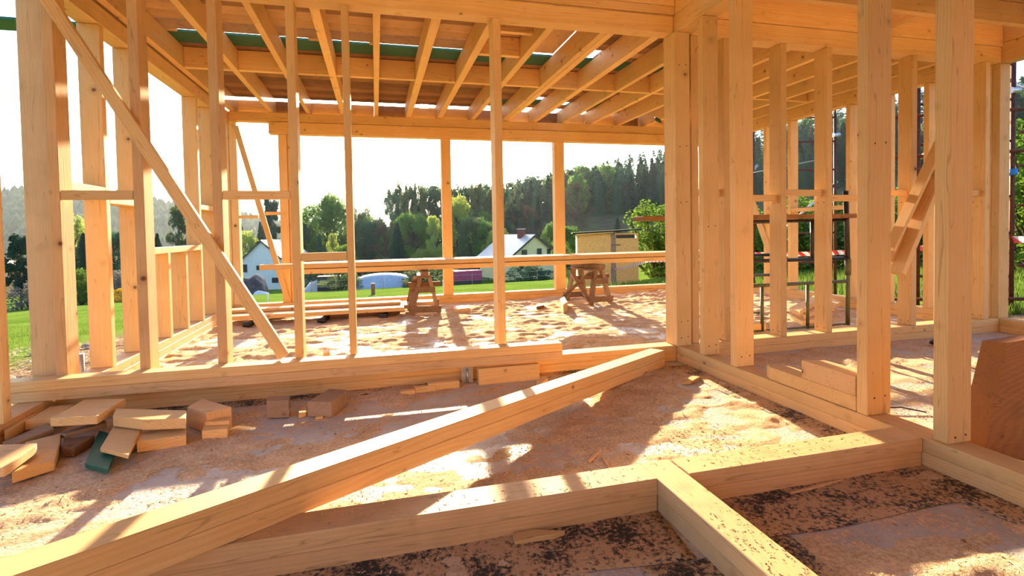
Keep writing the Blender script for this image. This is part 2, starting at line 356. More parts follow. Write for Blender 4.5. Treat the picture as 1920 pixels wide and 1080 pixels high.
def mesh_raw(name, V, F, mats, label=None, cat=None, group=None, kind=None, parent=None, smooth=False, mi=None, mw=None):
    me = bpy.data.meshes.new(name); me.from_pydata(V, [], F); me.update()
    if smooth: me.polygons.foreach_set('use_smooth', [True]*len(me.polygons))
    o = link(name, me, mats, mw, parent)
    if mi: me.polygons.foreach_set('material_index', mi)
    return tag(o, label, cat, group, kind)
def nails(parent, pts, nrm):
    """nail heads: children of a stud"""
    for p in pts:
        bm = bmesh.new(); bmesh.ops.create_cone(bm, cap_ends=True, segments=8, radius1=0.0045, radius2=0.0045, depth=0.002)
        me = bpy.data.meshes.new('nail'); bm.to_mesh(me); bm.free()
        q = Vector((0, 0, 1)).rotation_difference(Vector(nrm))
        link('nail', me, NAILM, Matrix.Translation(p) @ q.to_matrix().to_4x4(), parent)
# ordinals for labels
ORD = ['first', 'second', 'third', 'fourth', 'fifth', 'sixth', 'seventh', 'eighth', 'ninth', 'tenth', 'eleventh', 'twelfth', 'thirteenth', 'fourteenth', 'fifteenth', 'sixteenth', 'seventeenth', 'eighteenth', 'nineteenth', 'twentieth']

# ------------------------------------------------------------------ terrain
DS = [0, 8, 80, 110, 160, 240, 420]
TB = [(-75, [-.25, -.25, -6.6, -8, -10, -12, -14]), (-28, [-.25, -.25, -6.6, -8, -10, -12, -14]), (-8, [-.25, -.25, -7.06, -8.3, -9, -10, -12]),
      (7, [-.25, -.25, -7.06, -8.2, -9, -8, -8]), (12, [-.25, -.25, -7.0, -7.2, -1, 7, 6]), (19, [-.25, -.25, -6.7, -5.2, 4.5, 13, 12]),
      (30, [-.25, -.25, -4.2, -1.5, 5.5, 22, 22]), (45, [-.25, -.25, -1.6, 2, 9, 34, 34]), (58, [-.2, -.1, 1.2, 5, 14, 37, 37]), (80, [-.2, 0, 2, 6, 14, 37, 37])]
def terr(x, y):
    d = sqrt(x*x+y*y); a = math.degrees(atan2(x, y))
    if abs(a) > 100: return -0.25 - 0.01*max(0, d-8)
    i = 0
    while i < len(TB)-2 and a > TB[i+1][0]: i += 1
    t = min(1, max(0, (a-TB[i][0])/(TB[i+1][0]-TB[i][0])))
    j = 0
    while j < len(DS)-2 and d > DS[j+1]: j += 1
    s = min(1, max(0, (d-DS[j])/(DS[j+1]-DS[j])))
    za = TB[i][1][j]*(1-s)+TB[i][1][j+1]*s; zb = TB[i+1][1][j]*(1-s)+TB[i+1][1][j+1]*s
    z = za*(1-t)+zb*t
    k = min(1, max(0, (d-9)/20))
    return z + (noise.noise(Vector((x*.05, y*.05, 3)))*0.5)*k
def pol(az, d, dz=0.0):
    x, y = d*sin(radians(az)), d*cos(radians(az)); return Vector((x, y, terr(x, y)+dz))
V, F = [], []
rad = [0.5, 2, 4, 6, 8, 10] + [10*1.12**k for k in range(1, 34)]
AZ = [-180 + 2.0*k for k in range(0, 181)]
for d in rad:
    for a in AZ:
        x, y = d*sin(radians(a)), d*cos(radians(a))
        z = terr(x, y)
        if d < 14 and (x < -2.6 or x > 6.6 or y > 8.6): z += noise.noise(Vector((x*1.3, y*1.3, 0)))*0.05
        V.append((x, y, z))
na = len(AZ)
for i in range(len(rad)-1):
    for j in range(na-1): F.append((i*na+j, i*na+j+1, (i+1)*na+j+1, (i+1)*na+j))
mesh_raw('lawn', V, F, GROUND, kind='structure', smooth=True)
# far hills: real heights and distances
def ridge(name, az0, az1, d0, crest, z0, bumps, mat, step=0.5, seed=1):
    V, F = [], []; n_ = int((az1-az0)/step)+1; rows = 9
    for r_ in range(rows):
        s = r_/(rows-1)
        for k in range(n_):
            a = az0+k*step; h = crest(a)
            prof = s**0.8
            d = d0*(0.72+0.28*s)
            z = z0*(1-prof)+h*prof + noise.noise(Vector((a*0.6, s*3, seed)))*bumps*s
            V.append((d*sin(radians(a)), d*cos(radians(a)), z))
    for i in range(rows-1):
        for j in range(n_-1): F.append((i*n_+j, i*n_+j+1, (i+1)*n_+j+1, (i+1)*n_+j))
    # back slope so the hill has depth
    base = len(V)
    for k in range(n_):
        a = az0+k*step; V.append((d0*1.4*sin(radians(a)), d0*1.4*cos(radians(a)), z0))
    for j in range(n_-1): F.append(((rows-1)*n_+j, (rows-1)*n_+j+1, base+j+1, base+j))
    return mesh_raw(name, V, F, mat, kind='structure', smooth=True)
HILLM = plain('forested_hill', (0.030, 0.055, 0.035), 0.95, 0, 0.5, 0.02)
def lin(tab):
    def f(a):
        if a <= tab[0][0]: return tab[0][1]
        for (a0, v0), (a1, v1) in zip(tab, tab[1:]):
            if a <= a1: return v0+(v1-v0)*(a-a0)/(a1-a0)
        return tab[-1][1]
    return f
left_crest = lin([(-60, 50), (-30, 47), (-26, 46), (-21, 46), (-19, 34), (-16, 31), (-12, 18), (-9, 6), (-4, -6)])
ridge('left_hill', -62, -2, 800, left_crest, -16, 3, HILLM, 0.5, 2)
ridge('far_mountain', -40, 14, 2900, lin([(-40, 190), (-13, 214), (-7, 220), (0, 204), (3, 180), (14, 60)]), 0, 14, HILLM, 0.5, 5)
# haze in the valley air (a real volume standing beyond the building plot)
mt = bpy.data.materials.new('valley_haze'); mt.use_nodes = True; n = mt.node_tree; n.nodes.clear()
o_ = n.nodes.new('ShaderNodeOutputMaterial'); vsn = n.nodes.new('ShaderNodeVolumeScatter')
vsn.inputs['Color'].default_value = (0.72, 0.86, 1.0, 1); vsn.inputs['Density'].default_value = 0.00015; vsn.inputs['Anisotropy'].default_value = 0.35
n.links.new(vsn.outputs[0], o_.inputs['Volume'])
V = [(x, y, z) for z in (-60, 260) for (x, y) in ((-3500, 40), (3500, 40), (3500, 4500), (-3500, 4500))]
F = [(0, 3, 2, 1), (4, 5, 6, 7), (0, 1, 5, 4), (1, 2, 6, 5), (2, 3, 7, 6), (3, 0, 4, 7)]
mesh_raw('valley_haze', V, F, mt, label='pale haze filling the valley air beyond the lawn and houses', cat='haze', kind='stuff')

# ------------------------------------------------------------------ slab
fl = abox('floor', -2.15, 6.22, -3.7, 8.12, -0.35, 0.0, FLOORM, bev=0); fl['kind'] = 'structure'

# ------------------------------------------------------------------ sill plates
double('sill_plate', -1.92, 2.362, 3.757, 3.900, 0.0, 0.132, 'doubled pine sill plate under the thin-stud partition, behind the loose top beam', 'sill plate')
double('sill_plate', -2.07, -1.925, 1.2, 7.895, 0.0, 0.132, 'doubled pine sill plate along the left outside wall', 'sill plate', mat=DIRTY)
double('sill_plate', -2.07, 6.14, 7.90, 8.04, 0.0, 0.132, 'doubled pine sill plate along the far wall beneath the wide openings', 'sill plate')
double('sill_plate', 2.368, 2.510, 0.3, 3.900, 0.0, 0.132, 'doubled pine sill plate running forward under the thick posts on the right', 'sill plate')
double('sill_plate', 2.516, 5.990, 3.757, 3.900, 0.0, 0.132, 'doubled pine sill plate across the right-hand partition behind the thick posts', 'sill plate')
double('sill_plate', 6.0, 6.14, 0.6, 7.895, 0.0, 0.132, 'doubled pine sill plate along the right outside wall by the scaffolding', 'sill plate')
double('sill_plate', -2.3+0.4, 1.028, 1.775, 1.912, 0.0, 0.132, 'sawdust-covered sill beam in the left foreground, left of the T joint', 'sill plate', mat=DIRTY)
double('sill_plate', 1.168, 2.362, 1.775, 1.912, 0.0, 0.132, 'sawdust-covered sill beam in the foreground, right of the T joint', 'sill plate', mat=DIRTY)
double('sill_plate', 1.032, 1.164, -0.8, 1.912, 0.0, 0.132, 'sill beam running towards the viewer from the T joint in the foreground', 'sill plate', mat=DIRTY)
# the loose beam lying along the partition
e = empty('loose_beam', (-0.5, 3.68, 0.133), 'long loose double beam lying on the partition sill in front of the thin studs', 'beam')
bar('board', (-2.45, 3.729, 0.165), (1.318, 3.663, 0.165), 0.115, 0.063, DIRTY, parent=e)
bar('board', (-2.45, 3.725, 0.2285), (1.316, 3.659, 0.2285), 0.115, 0.062, PINE, parent=e)
abox('timber_block', 0.680, 1.135, 3.602, 3.655, 0.0, 0.118, PINE, 'short flat pine block standing on edge below the loose beam end', 'block')
# the long fallen beam across the middle
A0 = Vector((-0.469, 1.772, 0.134)); B0 = Vector((2.175, 3.62, 0.002)); dr = (B0-A0).normalized()
side = Vector((-dr.y, dr.x, 0)).normalized(); upn = dr.cross(side); upn = -upn if upn.z < 0 else upn
S = A0 - dr*1.7 + side*0.06; T_ = B0 + side*0.06
e = empty('fallen_beam', (0.8, 2.7, 0.05), 'long thick double beam lying diagonally across the foreground floor', 'beam')
bar('board', S+upn*0.034, T_+upn*0.034, 0.118, 0.066, PINE, parent=e, upv=upn)
bar('board', S+upn*0.101-dr*0.0, T_+upn*0.101-dr*0.012, 0.118, 0.066, PINE, parent=e, upv=upn)

# ------------------------------------------------------------------ studs
ZS, ZT = 0.133, 2.664
g = 'thin studs of the left partition'
xs = [(-1.915, -1.857), (-1.468, -1.410), (-1.023, -0.965), (-0.551, -0.497), (-0.197, -0.150), (0.866, 0.926)]
nm = ['thin partition stud doubled against the wide corner post at far left', 'thin pine stud right of the left window gap, crossed by the diagonal brace top', 'thin pine stud where the diagonal brace crosses low down, left of the knotted one',
      'thin pine stud with a dark horseshoe knot near the top, right of the brace foot', 'thin pine stud right of the horseshoe-knot stud, holding the lowest short rail', 'lone thin pine stud in the middle of the wide opening']
for (a, b_), lb in zip(xs, nm): abox('stud', a, b_, 3.758, 3.898, ZS, ZT, ROUGH if a < -1 else PINE, lb, 'stud', g)
abox('stud', -2.07, -1.922, 3.815, 3.875, ZS, ZT, DIRTY, 'wide corner stud at the left end of the thin-stud partition', 'stud')
gl = 'studs of the left outside wall'
abox('stud', -2.045, -1.905, 3.27, 3.335, ZS, ZT, PINE, 'stud cut by the left edge of the picture, nearest on the left wall', 'stud', gl)
for y0, lb in ((4.48, 'broad left-wall stud, first one beyond the corner, with a bright lit edge'), (5.01, 'left-wall stud just before the low window ledge'),
               (6.58, 'full-height left-wall stud at the far end of the low window ledge'), (7.10, 'left-wall stud next to the far left corner post')):
    abox('stud', -2.07, -1.926, y0, y0+0.06, ZS, ZT, PINE, lb, 'stud', gl)
for y0, lb in ((5.62, 'short cripple stud under the left window ledge, the nearer one'), (6.09, 'short cripple stud under the left window ledge, the farther one')):
    abox('short_stud', -2.07, -1.926, y0, y0+0.06, ZS, 0.938, PINE, lb, 'stud', 'short studs under the left window')
abox('window_ledge', -2.07, -1.926, 5.071, 6.579, 0.939, 0.998, PINE, 'pale pine window ledge on the left wall, resting on two short studs', 'rail')
abox('rail', -2.07, -1.926, 3.877, 4.479, 1.415, 1.470, PINE, 'bright short rail between the first two left-wall studs', 'rail')
abox('rail', -2.07, -1.926, 4.542, 5.009, 1.355, 1.410, PINE, 'bright short rail on the left wall, second from the front', 'rail')
abox('rail', -2.07, -1.926, 6.642, 7.099, 1.40, 1.455, PINE, 'small bright rail on the left wall near the far corner', 'rail')
abox('rail', -1.855, -1.470, 3.76, 3.80, 1.335, 1.392, PINE, 'short rail at eye level in the partition left of the diagonal brace', 'rail')
abox('rail', -0.963, -0.553, 3.76, 3.80, 1.335, 1.392, PINE, 'short rail at eye level in the partition right of the diagonal brace', 'rail')
abox('rail', -0.495, -0.199, 3.76, 3.80, 0.915, 0.970, PINE, 'lowest short rail in the partition, above the long planks', 'rail')
bar('diagonal_brace', (-1.935, 3.735, 2.66), (-0.615, 3.735, 0.262+0.02), 0.044, 0.072, PINE, 'long slanting brace leaning across the left partition studs', 'brace', upv=(1, 0, 0.6))
# thick posts (right)
gp = 'thick posts on the forward right wall'
def post(x0, x1, y0, y1, lb, npos=()):
    o = abox('post', x0, x1, y0, y1, ZS, ZT, PINE, lb, 'post', gp)
    for z in npos:
        nails(o, [(x0+(x1-x0)*0.3, y0-0.001, z), (x0+(x1-x0)*0.75, y0-0.001, z+0.006)], (0, -1, 0))
    return o
post(2.345, 2.478, 3.715, 3.885, 'thick corner post at the end of the long front header beam', (0.2, 0.33, 1.3, 1.75, 2.4))
post(2.368, 2.500, 3.385, 3.445, 'thick post just right of the corner post, second from the corner', (0.2, 1.1))
post(2.368, 2.512, 3.030, 3.090, 'broad knotty post third from the corner, in front of the steel trestle', (0.2,))
post(2.368, 2.520, 2.050, 2.110, 'broad post beside the short stacked boards, second from the right', (0.22, 1.5))
post(2.385, 2.520, 1.680, 1.745, 'nearest and widest post standing at the right foreground joint', (0.16,))
abox('stud', 2.520, 2.585, 3.760, 3.898, ZS, ZT, PINE, 'stud tucked behind the corner post on the right partition', 'stud')
gf = 'studs of the right partition'
for x0, lb in ((2.83, 'slim right-partition stud mostly behind the third thick post'), (3.398, 'right-partition stud left of the trestle upright, fully visible'), (3.885, 'right-partition stud just left of the black trestle upright'),
               (4.375, 'right-partition stud half hidden by the broad post beside the stacked boards'), (4.865, 'right-partition stud crossed by the stepped slanting brace'), (5.33, 'right-partition stud hidden behind the nearest post'), (5.795, 'last stud of the right partition beside the outer corner')):
    o = abox('stud', x0, x0+0.06, 3.758, 3.898, ZS, ZT, PINE, lb, 'stud', gf)
    nails(o, [(x0-0.001, 3.79, 0.17), (x0-0.001, 3.86, 0.17), (x0-0.001, 3.79, 1.30), (x0-0.001, 3.86, 1.30)], (-1, 0, 0))
for a, b_, z, lb in ((2.587, 2.828, 1.365, 'short rail beside the corner post, in the right partition'), (2.892, 3.396, 1.318, 'short rail between the second and third thick posts'), (3.46, 3.883, 1.365, 'short rail above the plank, left of the trestle upright'),
                     (3.947, 4.373, 1.318, 'lower short rail just above the black trestle upright'), (4.437, 4.863, 1.365, 'short rail crossing behind the slanting stepped brace'), (5.392, 5.793, 1.365, 'short rail beside the outer right corner')):
    abox('rail', a, b_, 3.80, 3.86, z-0.006, z+0.05, PINE, lb, 'rail', 'short rails of the right partition')
# far wall
abox('stud', -2.06, -1.93, 7.905, 8.035, ZS, 2.675, PINE, 'far left corner stud of the far wall', 'stud')
abox('stud', -1.925, -1.83, 7.905, 8.035, ZS, 2.675, PINE, 'narrow stud beside the far left corner', 'stud')
abox('stud', -1.300, -1.19, 7.905, 8.035, ZS, 2.508, PINE, 'stud at the far wall where the lower header begins', 'stud')
abox('stud', -1.186, -1.145, 7.93, 8.035, ZS, 2.508, PINE, 'thin strip stud nailed beside the far header stud', 'stud')
abox('stud', 0.985, 1.130, 7.905, 8.035, ZS, 2.508, PINE, 'stud in the middle of the far opening, above the first trestle', 'stud')
abox('stud', 2.80, 2.965, 7.905, 8.035, ZS, 2.508, PINE, 'stud of the far opening beside the second trestle', 'stud')
abox('stud', 5.15, 5.25, 7.905, 8.035, ZS, 2.508, PINE, 'far-wall stud seen between the thick posts', 'stud')
abox('stud', 5.90, 6.03, 7.905, 8.035, ZS, 2.508, PINE, 'far right corner stud of the far wall', 'stud')
bar('diagonal_brace', (-1.83, 7.885, 2.60), (-1.23, 7.885, 0.15), 0.03, 0.07, PINE, 'thin slanting brace in the far left corner opening', 'brace', upv=(1, 0, 0.3))
abox('rail', -1.828, -1.585, 7.91, 7.95, 1.33, 1.372, PINE, 'small rail left of the far slanting brace', 'rail')
abox('rail', -1.49, -1.303, 7.91, 7.95, 1.375, 1.42, PINE, 'small rail right of the far slanting brace', 'rail')
# right outside wall (studs every half metre)
gk = 'studs of the right outside wall'
for y0, lb in ((4.45, 'outer right-wall stud behind the slanting stepped brace'), (4.95, 'outer right-wall stud seen as a thin pale strip beside the broad post'), (5.45, 'outer right-wall stud left of the broad post by the stacked boards'),
               (5.95, 'outer right-wall stud hidden behind the trestle-side partition stud'), (6.45, 'outer right-wall stud with a dark knot, between two partition studs'), (6.95, 'outer right-wall stud next to its slanting brace'), (7.45, 'outer right-wall stud nearest the far corner')):
    abox('stud', 6.0, 6.14, y0, y0+0.06, ZS, ZT, PINE, lb, 'stud', gk)
abox('post', 5.995, 6.135, 3.765, 3.830, ZS, ZT, PINE, 'wide outer corner post with nail heads at the far right', 'post')
abox('stud', 6.0, 6.135, 3.835, 3.895, ZS, ZT, PINE, 'second piece of the doubled outer corner post at far right', 'stud')
abox('rail', 6.0, 6.14, 5.512, 5.948, 1.30, 1.355, PINE, 'pale rail of the outer right wall behind the partition, nearer one', 'rail')
abox('rail', 6.0, 6.14, 6.012, 6.448, 1.30, 1.355, PINE, 'pale rail of the outer right wall behind the partition, middle one', 'rail')
abox('rail', 6.0, 6.14, 6.512, 6.948, 1.30, 1.355, PINE, 'pale rail of the outer right wall behind the partition, farther one', 'rail')
bar('diagonal_brace', (5.985, 7.30, 1.60), (5.985, 6.60, 0.15), 0.12, 0.028, PINE, 'slanting brace board on the outer right wall near the far corner', 'brace', upv=(1, 0, 0))
# ------------------------------------------------------------------ stepped brace
e = empty('stepped_brace', (4.7, 3.5, 0.7), 'rough stepped brace of boards slanting up to the right behind the two right posts', 'brace')
bar('side_board', (4.30, 3.52, 0.86), (5.05, 3.52, 2.10), 0.10, 0.03, PINE, parent=e, upv=(-1, 0, 0.6))
bar('side_board', (4.37, 3.50, 0.665), (5.00, 3.50, 1.86), 0.12, 0.05, PINE, parent=e, upv=(1, 0, -0.6))
bar('step', (4.40, 3.56, 0.76), (4.56, 3.56, 1.06), 0.03, 0.15, ROUGH, parent=e, upv=(-1, 0, 0.6))
bar('step', (4.60, 3.57, 1.14), (4.78, 3.57, 1.44), 0.03, 0.16, OSB, parent=e, upv=(-1, 0, 0.6))
bar('step', (4.80, 3.555, 1.48), (4.98, 3.555, 1.80), 0.03, 0.17, ROUGH, parent=e, upv=(-1, 0, 0.6))

# ------------------------------------------------------------------ header beams
double('header_beam', -2.07, 2.362, 3.757, 3.880, 2.666, 2.803, 'long front header beam over the thin studs', 'beam', zs=2.7999)
e = empty('rim_beam', (0, 3.8, 2.806), 'upper rim boards stacked on the long front header beam', 'beam')
abox('board', -2.07, 2.362, 3.742, 3.880, 2.806, 2.872, PINE, parent=e)
abox('board', -2.07, 2.362, 3.735, 3.880, 2.873, 3.03, PINE, parent=e)
abox('header_beam', 2.366, 2.510, 0.5, 3.880, 2.666, 2.81, PINE, 'header beam running forward over the thick posts', 'beam')
abox('rim_beam', 2.366, 2.510, 0.5, 3.880, 2.812, 3.03, PINE, 'upper rim beam running forward over the thick posts', 'beam')
abox('header_beam', 2.514, 5.995, 3.757, 3.900, 2.666, 2.815, PINE, 'header beam over the right partition studs', 'beam')
abox('rim_beam', 2.514, 5.995, 3.745, 3.900, 2.817, 3.03, PINE, 'upper rim beam stacked over the right partition header', 'beam')
abox('header_beam', 6.0, 6.14, 0.6, 8.04, 2.666, 2.855, PINE, 'header beam along the right outside wall', 'beam')
abox('rim_beam', 6.0, 6.14, 0.6, 8.04, 2.857, 3.026, PINE, 'upper rim beam stacked on the right outside wall header', 'beam')
abox('header_beam', -2.07, -1.925, 1.2, 8.04, 2.666, 2.803, PINE, 'header beam along the left outside wall', 'beam')
abox('rim_beam', -2.07, -1.94, 3.905, 8.04, 2.806, 3.026, PINE, 'upper rim beam stacked on the left outside wall header', 'beam')
abox('header_beam', -1.92, 5.995, 7.895, 8.04, 2.677, 2.803, PINE, 'upper header beam of the far wall under the joist ends', 'beam')
abox('header_beam', -1.415, 5.995, 7.88, 8.03, 2.510, 2.672, PINE, 'lower header beam of the far wall, starting right of the thin brace', 'beam')
# ceiling joists
jx = [(-1.905, -1.845), (-1.405, -1.345), (-0.915, -0.86), (-0.449, -0.375), (0.017, 0.075), (0.47, 0.55), (0.93, 1.005), (1.441, 1.51), (1.935, 1.995), (2.00, 2.07), (2.43, 2.51), (2.925, 2.985), (3.41, 3.47), (3.90, 3.96), (4.39, 4.45), (4.88, 4.94), (5.37, 5.43), (5.85, 5.91)]
for i, (a, b_) in enumerate(jx):
    abox('ceiling_joist', a, b_, 3.905, 8.16, 2.806, 3.026, PINE, ORD[i] + ' joist from the left under the roof boards', 'joist', 'joists under the roof boards')
# solid blocking between joists
for i in range(len(jx)-1):
    x0, x1 = jx[i][1]+0.001, jx[i+1][0]-0.001
    if x1-x0 < 0.1: continue
    abox('blocking', x0, x1, 5.975, 6.035, 2.815, 3.022, PINE, 'blocking board in the ' + ORD[i] + ' joist bay from the left', 'blocking', 'blocking boards between the joists')
    abox('rim_blocking', x0, x1, 8.10, 8.13, 2.806, 3.008, DECKW if i % 3 == 1 else PINE, 'end blocking over the far wall in the ' + ORD[i] + ' joist bay from the left', 'blocking', 'end blocking over the far wall')
abox('blocking', 1.007, 1.44, 5.05, 5.11, 2.84, 3.022, PINE, 'extra short blocking board behind the lone thin stud', 'blocking')
abox('blocking', 1.007, 1.44, 4.60, 4.66, 2.90, 3.022, PINE, 'extra short blocking board nearest the front header', 'blocking')
# roof boards on the joists; gaps as in the photo
def rb(name, x0, x1, y0, y1, mat, lb, z=3.028, t=0.026): return abox(name, x0, x1, y0, y1, z, z+t, mat, lb, 'roof board', 'boards of the roof deck')
yb = 3.92; k = 0
rows = []
while yb < 5.25:
    rows.append((yb, yb+0.187)); yb += 0.19
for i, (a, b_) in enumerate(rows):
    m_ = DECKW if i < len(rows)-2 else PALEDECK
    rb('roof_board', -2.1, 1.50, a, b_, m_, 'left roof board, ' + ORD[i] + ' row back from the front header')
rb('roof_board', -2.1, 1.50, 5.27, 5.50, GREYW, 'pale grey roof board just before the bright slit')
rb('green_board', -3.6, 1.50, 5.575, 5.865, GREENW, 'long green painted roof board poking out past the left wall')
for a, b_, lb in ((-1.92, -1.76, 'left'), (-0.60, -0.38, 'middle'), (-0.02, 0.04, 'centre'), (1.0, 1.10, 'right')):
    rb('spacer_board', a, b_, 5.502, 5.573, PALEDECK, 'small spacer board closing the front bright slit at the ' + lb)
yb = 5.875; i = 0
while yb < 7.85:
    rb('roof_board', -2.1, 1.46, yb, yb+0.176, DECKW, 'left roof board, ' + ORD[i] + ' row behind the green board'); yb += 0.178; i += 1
for a, b_, lb in ((1.08, 1.25, 'one'), (1.33, 1.46, 'two')): pass
# right half: patchy boards
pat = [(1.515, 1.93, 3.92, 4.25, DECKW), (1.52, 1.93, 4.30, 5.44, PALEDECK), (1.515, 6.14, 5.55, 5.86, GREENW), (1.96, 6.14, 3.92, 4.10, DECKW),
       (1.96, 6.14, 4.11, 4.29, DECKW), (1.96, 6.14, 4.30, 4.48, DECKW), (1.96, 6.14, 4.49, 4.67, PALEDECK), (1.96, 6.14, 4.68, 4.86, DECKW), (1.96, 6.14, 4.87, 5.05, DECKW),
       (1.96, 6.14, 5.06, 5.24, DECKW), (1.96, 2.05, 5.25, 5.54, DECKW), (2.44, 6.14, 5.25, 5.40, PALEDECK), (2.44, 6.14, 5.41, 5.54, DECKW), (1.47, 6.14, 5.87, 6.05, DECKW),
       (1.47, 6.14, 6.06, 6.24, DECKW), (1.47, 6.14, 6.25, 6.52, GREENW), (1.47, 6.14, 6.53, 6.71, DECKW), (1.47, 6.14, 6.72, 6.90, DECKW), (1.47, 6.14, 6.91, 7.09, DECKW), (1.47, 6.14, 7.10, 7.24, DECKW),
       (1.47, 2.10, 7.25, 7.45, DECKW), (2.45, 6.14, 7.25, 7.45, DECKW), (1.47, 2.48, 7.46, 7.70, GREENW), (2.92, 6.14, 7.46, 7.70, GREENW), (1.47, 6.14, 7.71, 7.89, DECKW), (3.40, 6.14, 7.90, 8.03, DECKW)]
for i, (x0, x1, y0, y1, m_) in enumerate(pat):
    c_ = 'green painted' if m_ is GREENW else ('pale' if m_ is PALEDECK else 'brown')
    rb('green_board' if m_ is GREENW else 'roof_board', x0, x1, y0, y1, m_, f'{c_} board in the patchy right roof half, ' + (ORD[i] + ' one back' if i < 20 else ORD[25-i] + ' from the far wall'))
# upstairs joists over the right front room
for i, y0 in enumerate((3.38, 2.75, 2.1)):
    abox('ceiling_joist', 2.515, 5.995, y0, y0+0.06, 2.862, 3.05, PINE, 'crosswise ceiling joist over the right front room, ' + ('nearest the partition', 'middle one', 'nearest the viewer')[i], 'joist', 'crosswise joists over the right front room')
abox('blocking', 4.52, 4.58, 3.445, 3.74, 2.87, 3.05, PINE, 'short blocking piece between crosswise joist and right partition rim', 'blocking')
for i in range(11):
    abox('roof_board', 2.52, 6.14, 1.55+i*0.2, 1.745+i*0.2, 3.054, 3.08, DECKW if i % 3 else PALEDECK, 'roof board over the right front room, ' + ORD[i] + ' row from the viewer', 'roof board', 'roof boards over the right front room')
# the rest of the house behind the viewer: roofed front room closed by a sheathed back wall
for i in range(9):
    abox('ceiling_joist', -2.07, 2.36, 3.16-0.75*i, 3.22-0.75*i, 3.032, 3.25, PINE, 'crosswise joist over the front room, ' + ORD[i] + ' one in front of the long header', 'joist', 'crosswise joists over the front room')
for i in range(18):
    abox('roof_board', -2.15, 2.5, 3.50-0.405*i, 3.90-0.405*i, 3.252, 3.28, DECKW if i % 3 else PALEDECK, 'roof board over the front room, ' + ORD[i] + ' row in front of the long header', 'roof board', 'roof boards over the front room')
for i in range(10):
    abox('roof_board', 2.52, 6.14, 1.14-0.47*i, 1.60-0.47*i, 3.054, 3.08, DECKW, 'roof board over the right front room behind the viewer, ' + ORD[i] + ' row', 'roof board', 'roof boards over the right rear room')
bw = abox('wall_back', -2.07, 6.14, -3.62, -3.60, 0.0, 3.25, OSB, bev=0); bw['kind'] = 'structure'
for i in range(12): abox('stud', -2.0+0.72*i, -1.94+0.72*i, -3.59, -3.45, 0.0, 3.03, PINE, 'back wall stud behind the viewer, ' + ORD[i] + ' from the left', 'stud', 'back wall studs')
# hanging strap and hanging green scrap
abox('metal_strap', 0.052, 0.064, 8.075, 8.09, 2.60, 2.83, BLACKM, 'thin black strap hanging at the far header below the fifth joist', 'strap')
prism('green_offcut', [(4.02, 6.90), (4.10, 6.86), (4.22, 7.12), (4.14, 7.16)], 2.70, 2.73, GREENW, 'green painted scrap of board hanging under the joists near the corner post', 'board', tilt=(0.5, 0.3))
# ------------------------------------------------------------------ boards on the forward sill
prism('timber_block', [(2.372, 2.118), (2.495, 2.118), (2.50, 2.70), (2.40, 2.78), (2.372, 2.72)], 0.134, 0.213, PINE, 'lower short board stacked on the sill left of the broad post', 'block')
prism('timber_block', [(2.366, 2.116), (2.50, 2.116), (2.49, 2.42), (2.37, 2.47)], 0.2145, 0.318, ROUGH, 'upper short board with rough pale top stacked left of the broad post', 'block')
V = [(2.60, 1.70, .003), (3.0, 1.62, .003), (3.0, 1.72, .003), (2.63, 1.80, .003), (2.70, 1.66, .34), (2.725, 1.68, .555), (3.06, 1.60, .585), (3.06, 1.70, .585), (2.75, 1.79, .555), (2.655, 1.79, .30), (2.645, 1.69, .25)]
V = [(2.62, 1.70, .003), (3.0, 1.66, .003), (3.0, 1.76, .003), (2.62, 1.80, .003), (2.66, 1.69, .26), (3.03, 1.65, .26), (3.03, 1.75, .26), (2.66, 1.79, .26), (2.735, 1.68, .555), (3.06, 1.64, .585), (3.06, 1.74, .57), (2.735, 1.78, .545)]
F = [(3, 2, 1, 0), (0, 1, 5, 4), (1, 2, 6, 5), (2, 3, 7, 6), (3, 0, 4, 7), (4, 5, 9, 8), (5, 6, 10, 9), (6, 7, 11, 10), (7, 4, 8, 11), (8, 9, 10, 11)]
mesh_raw('leaning_plank', V, F, AMBER, 'thick dark amber board end standing upright behind the sill at the right edge', 'board')
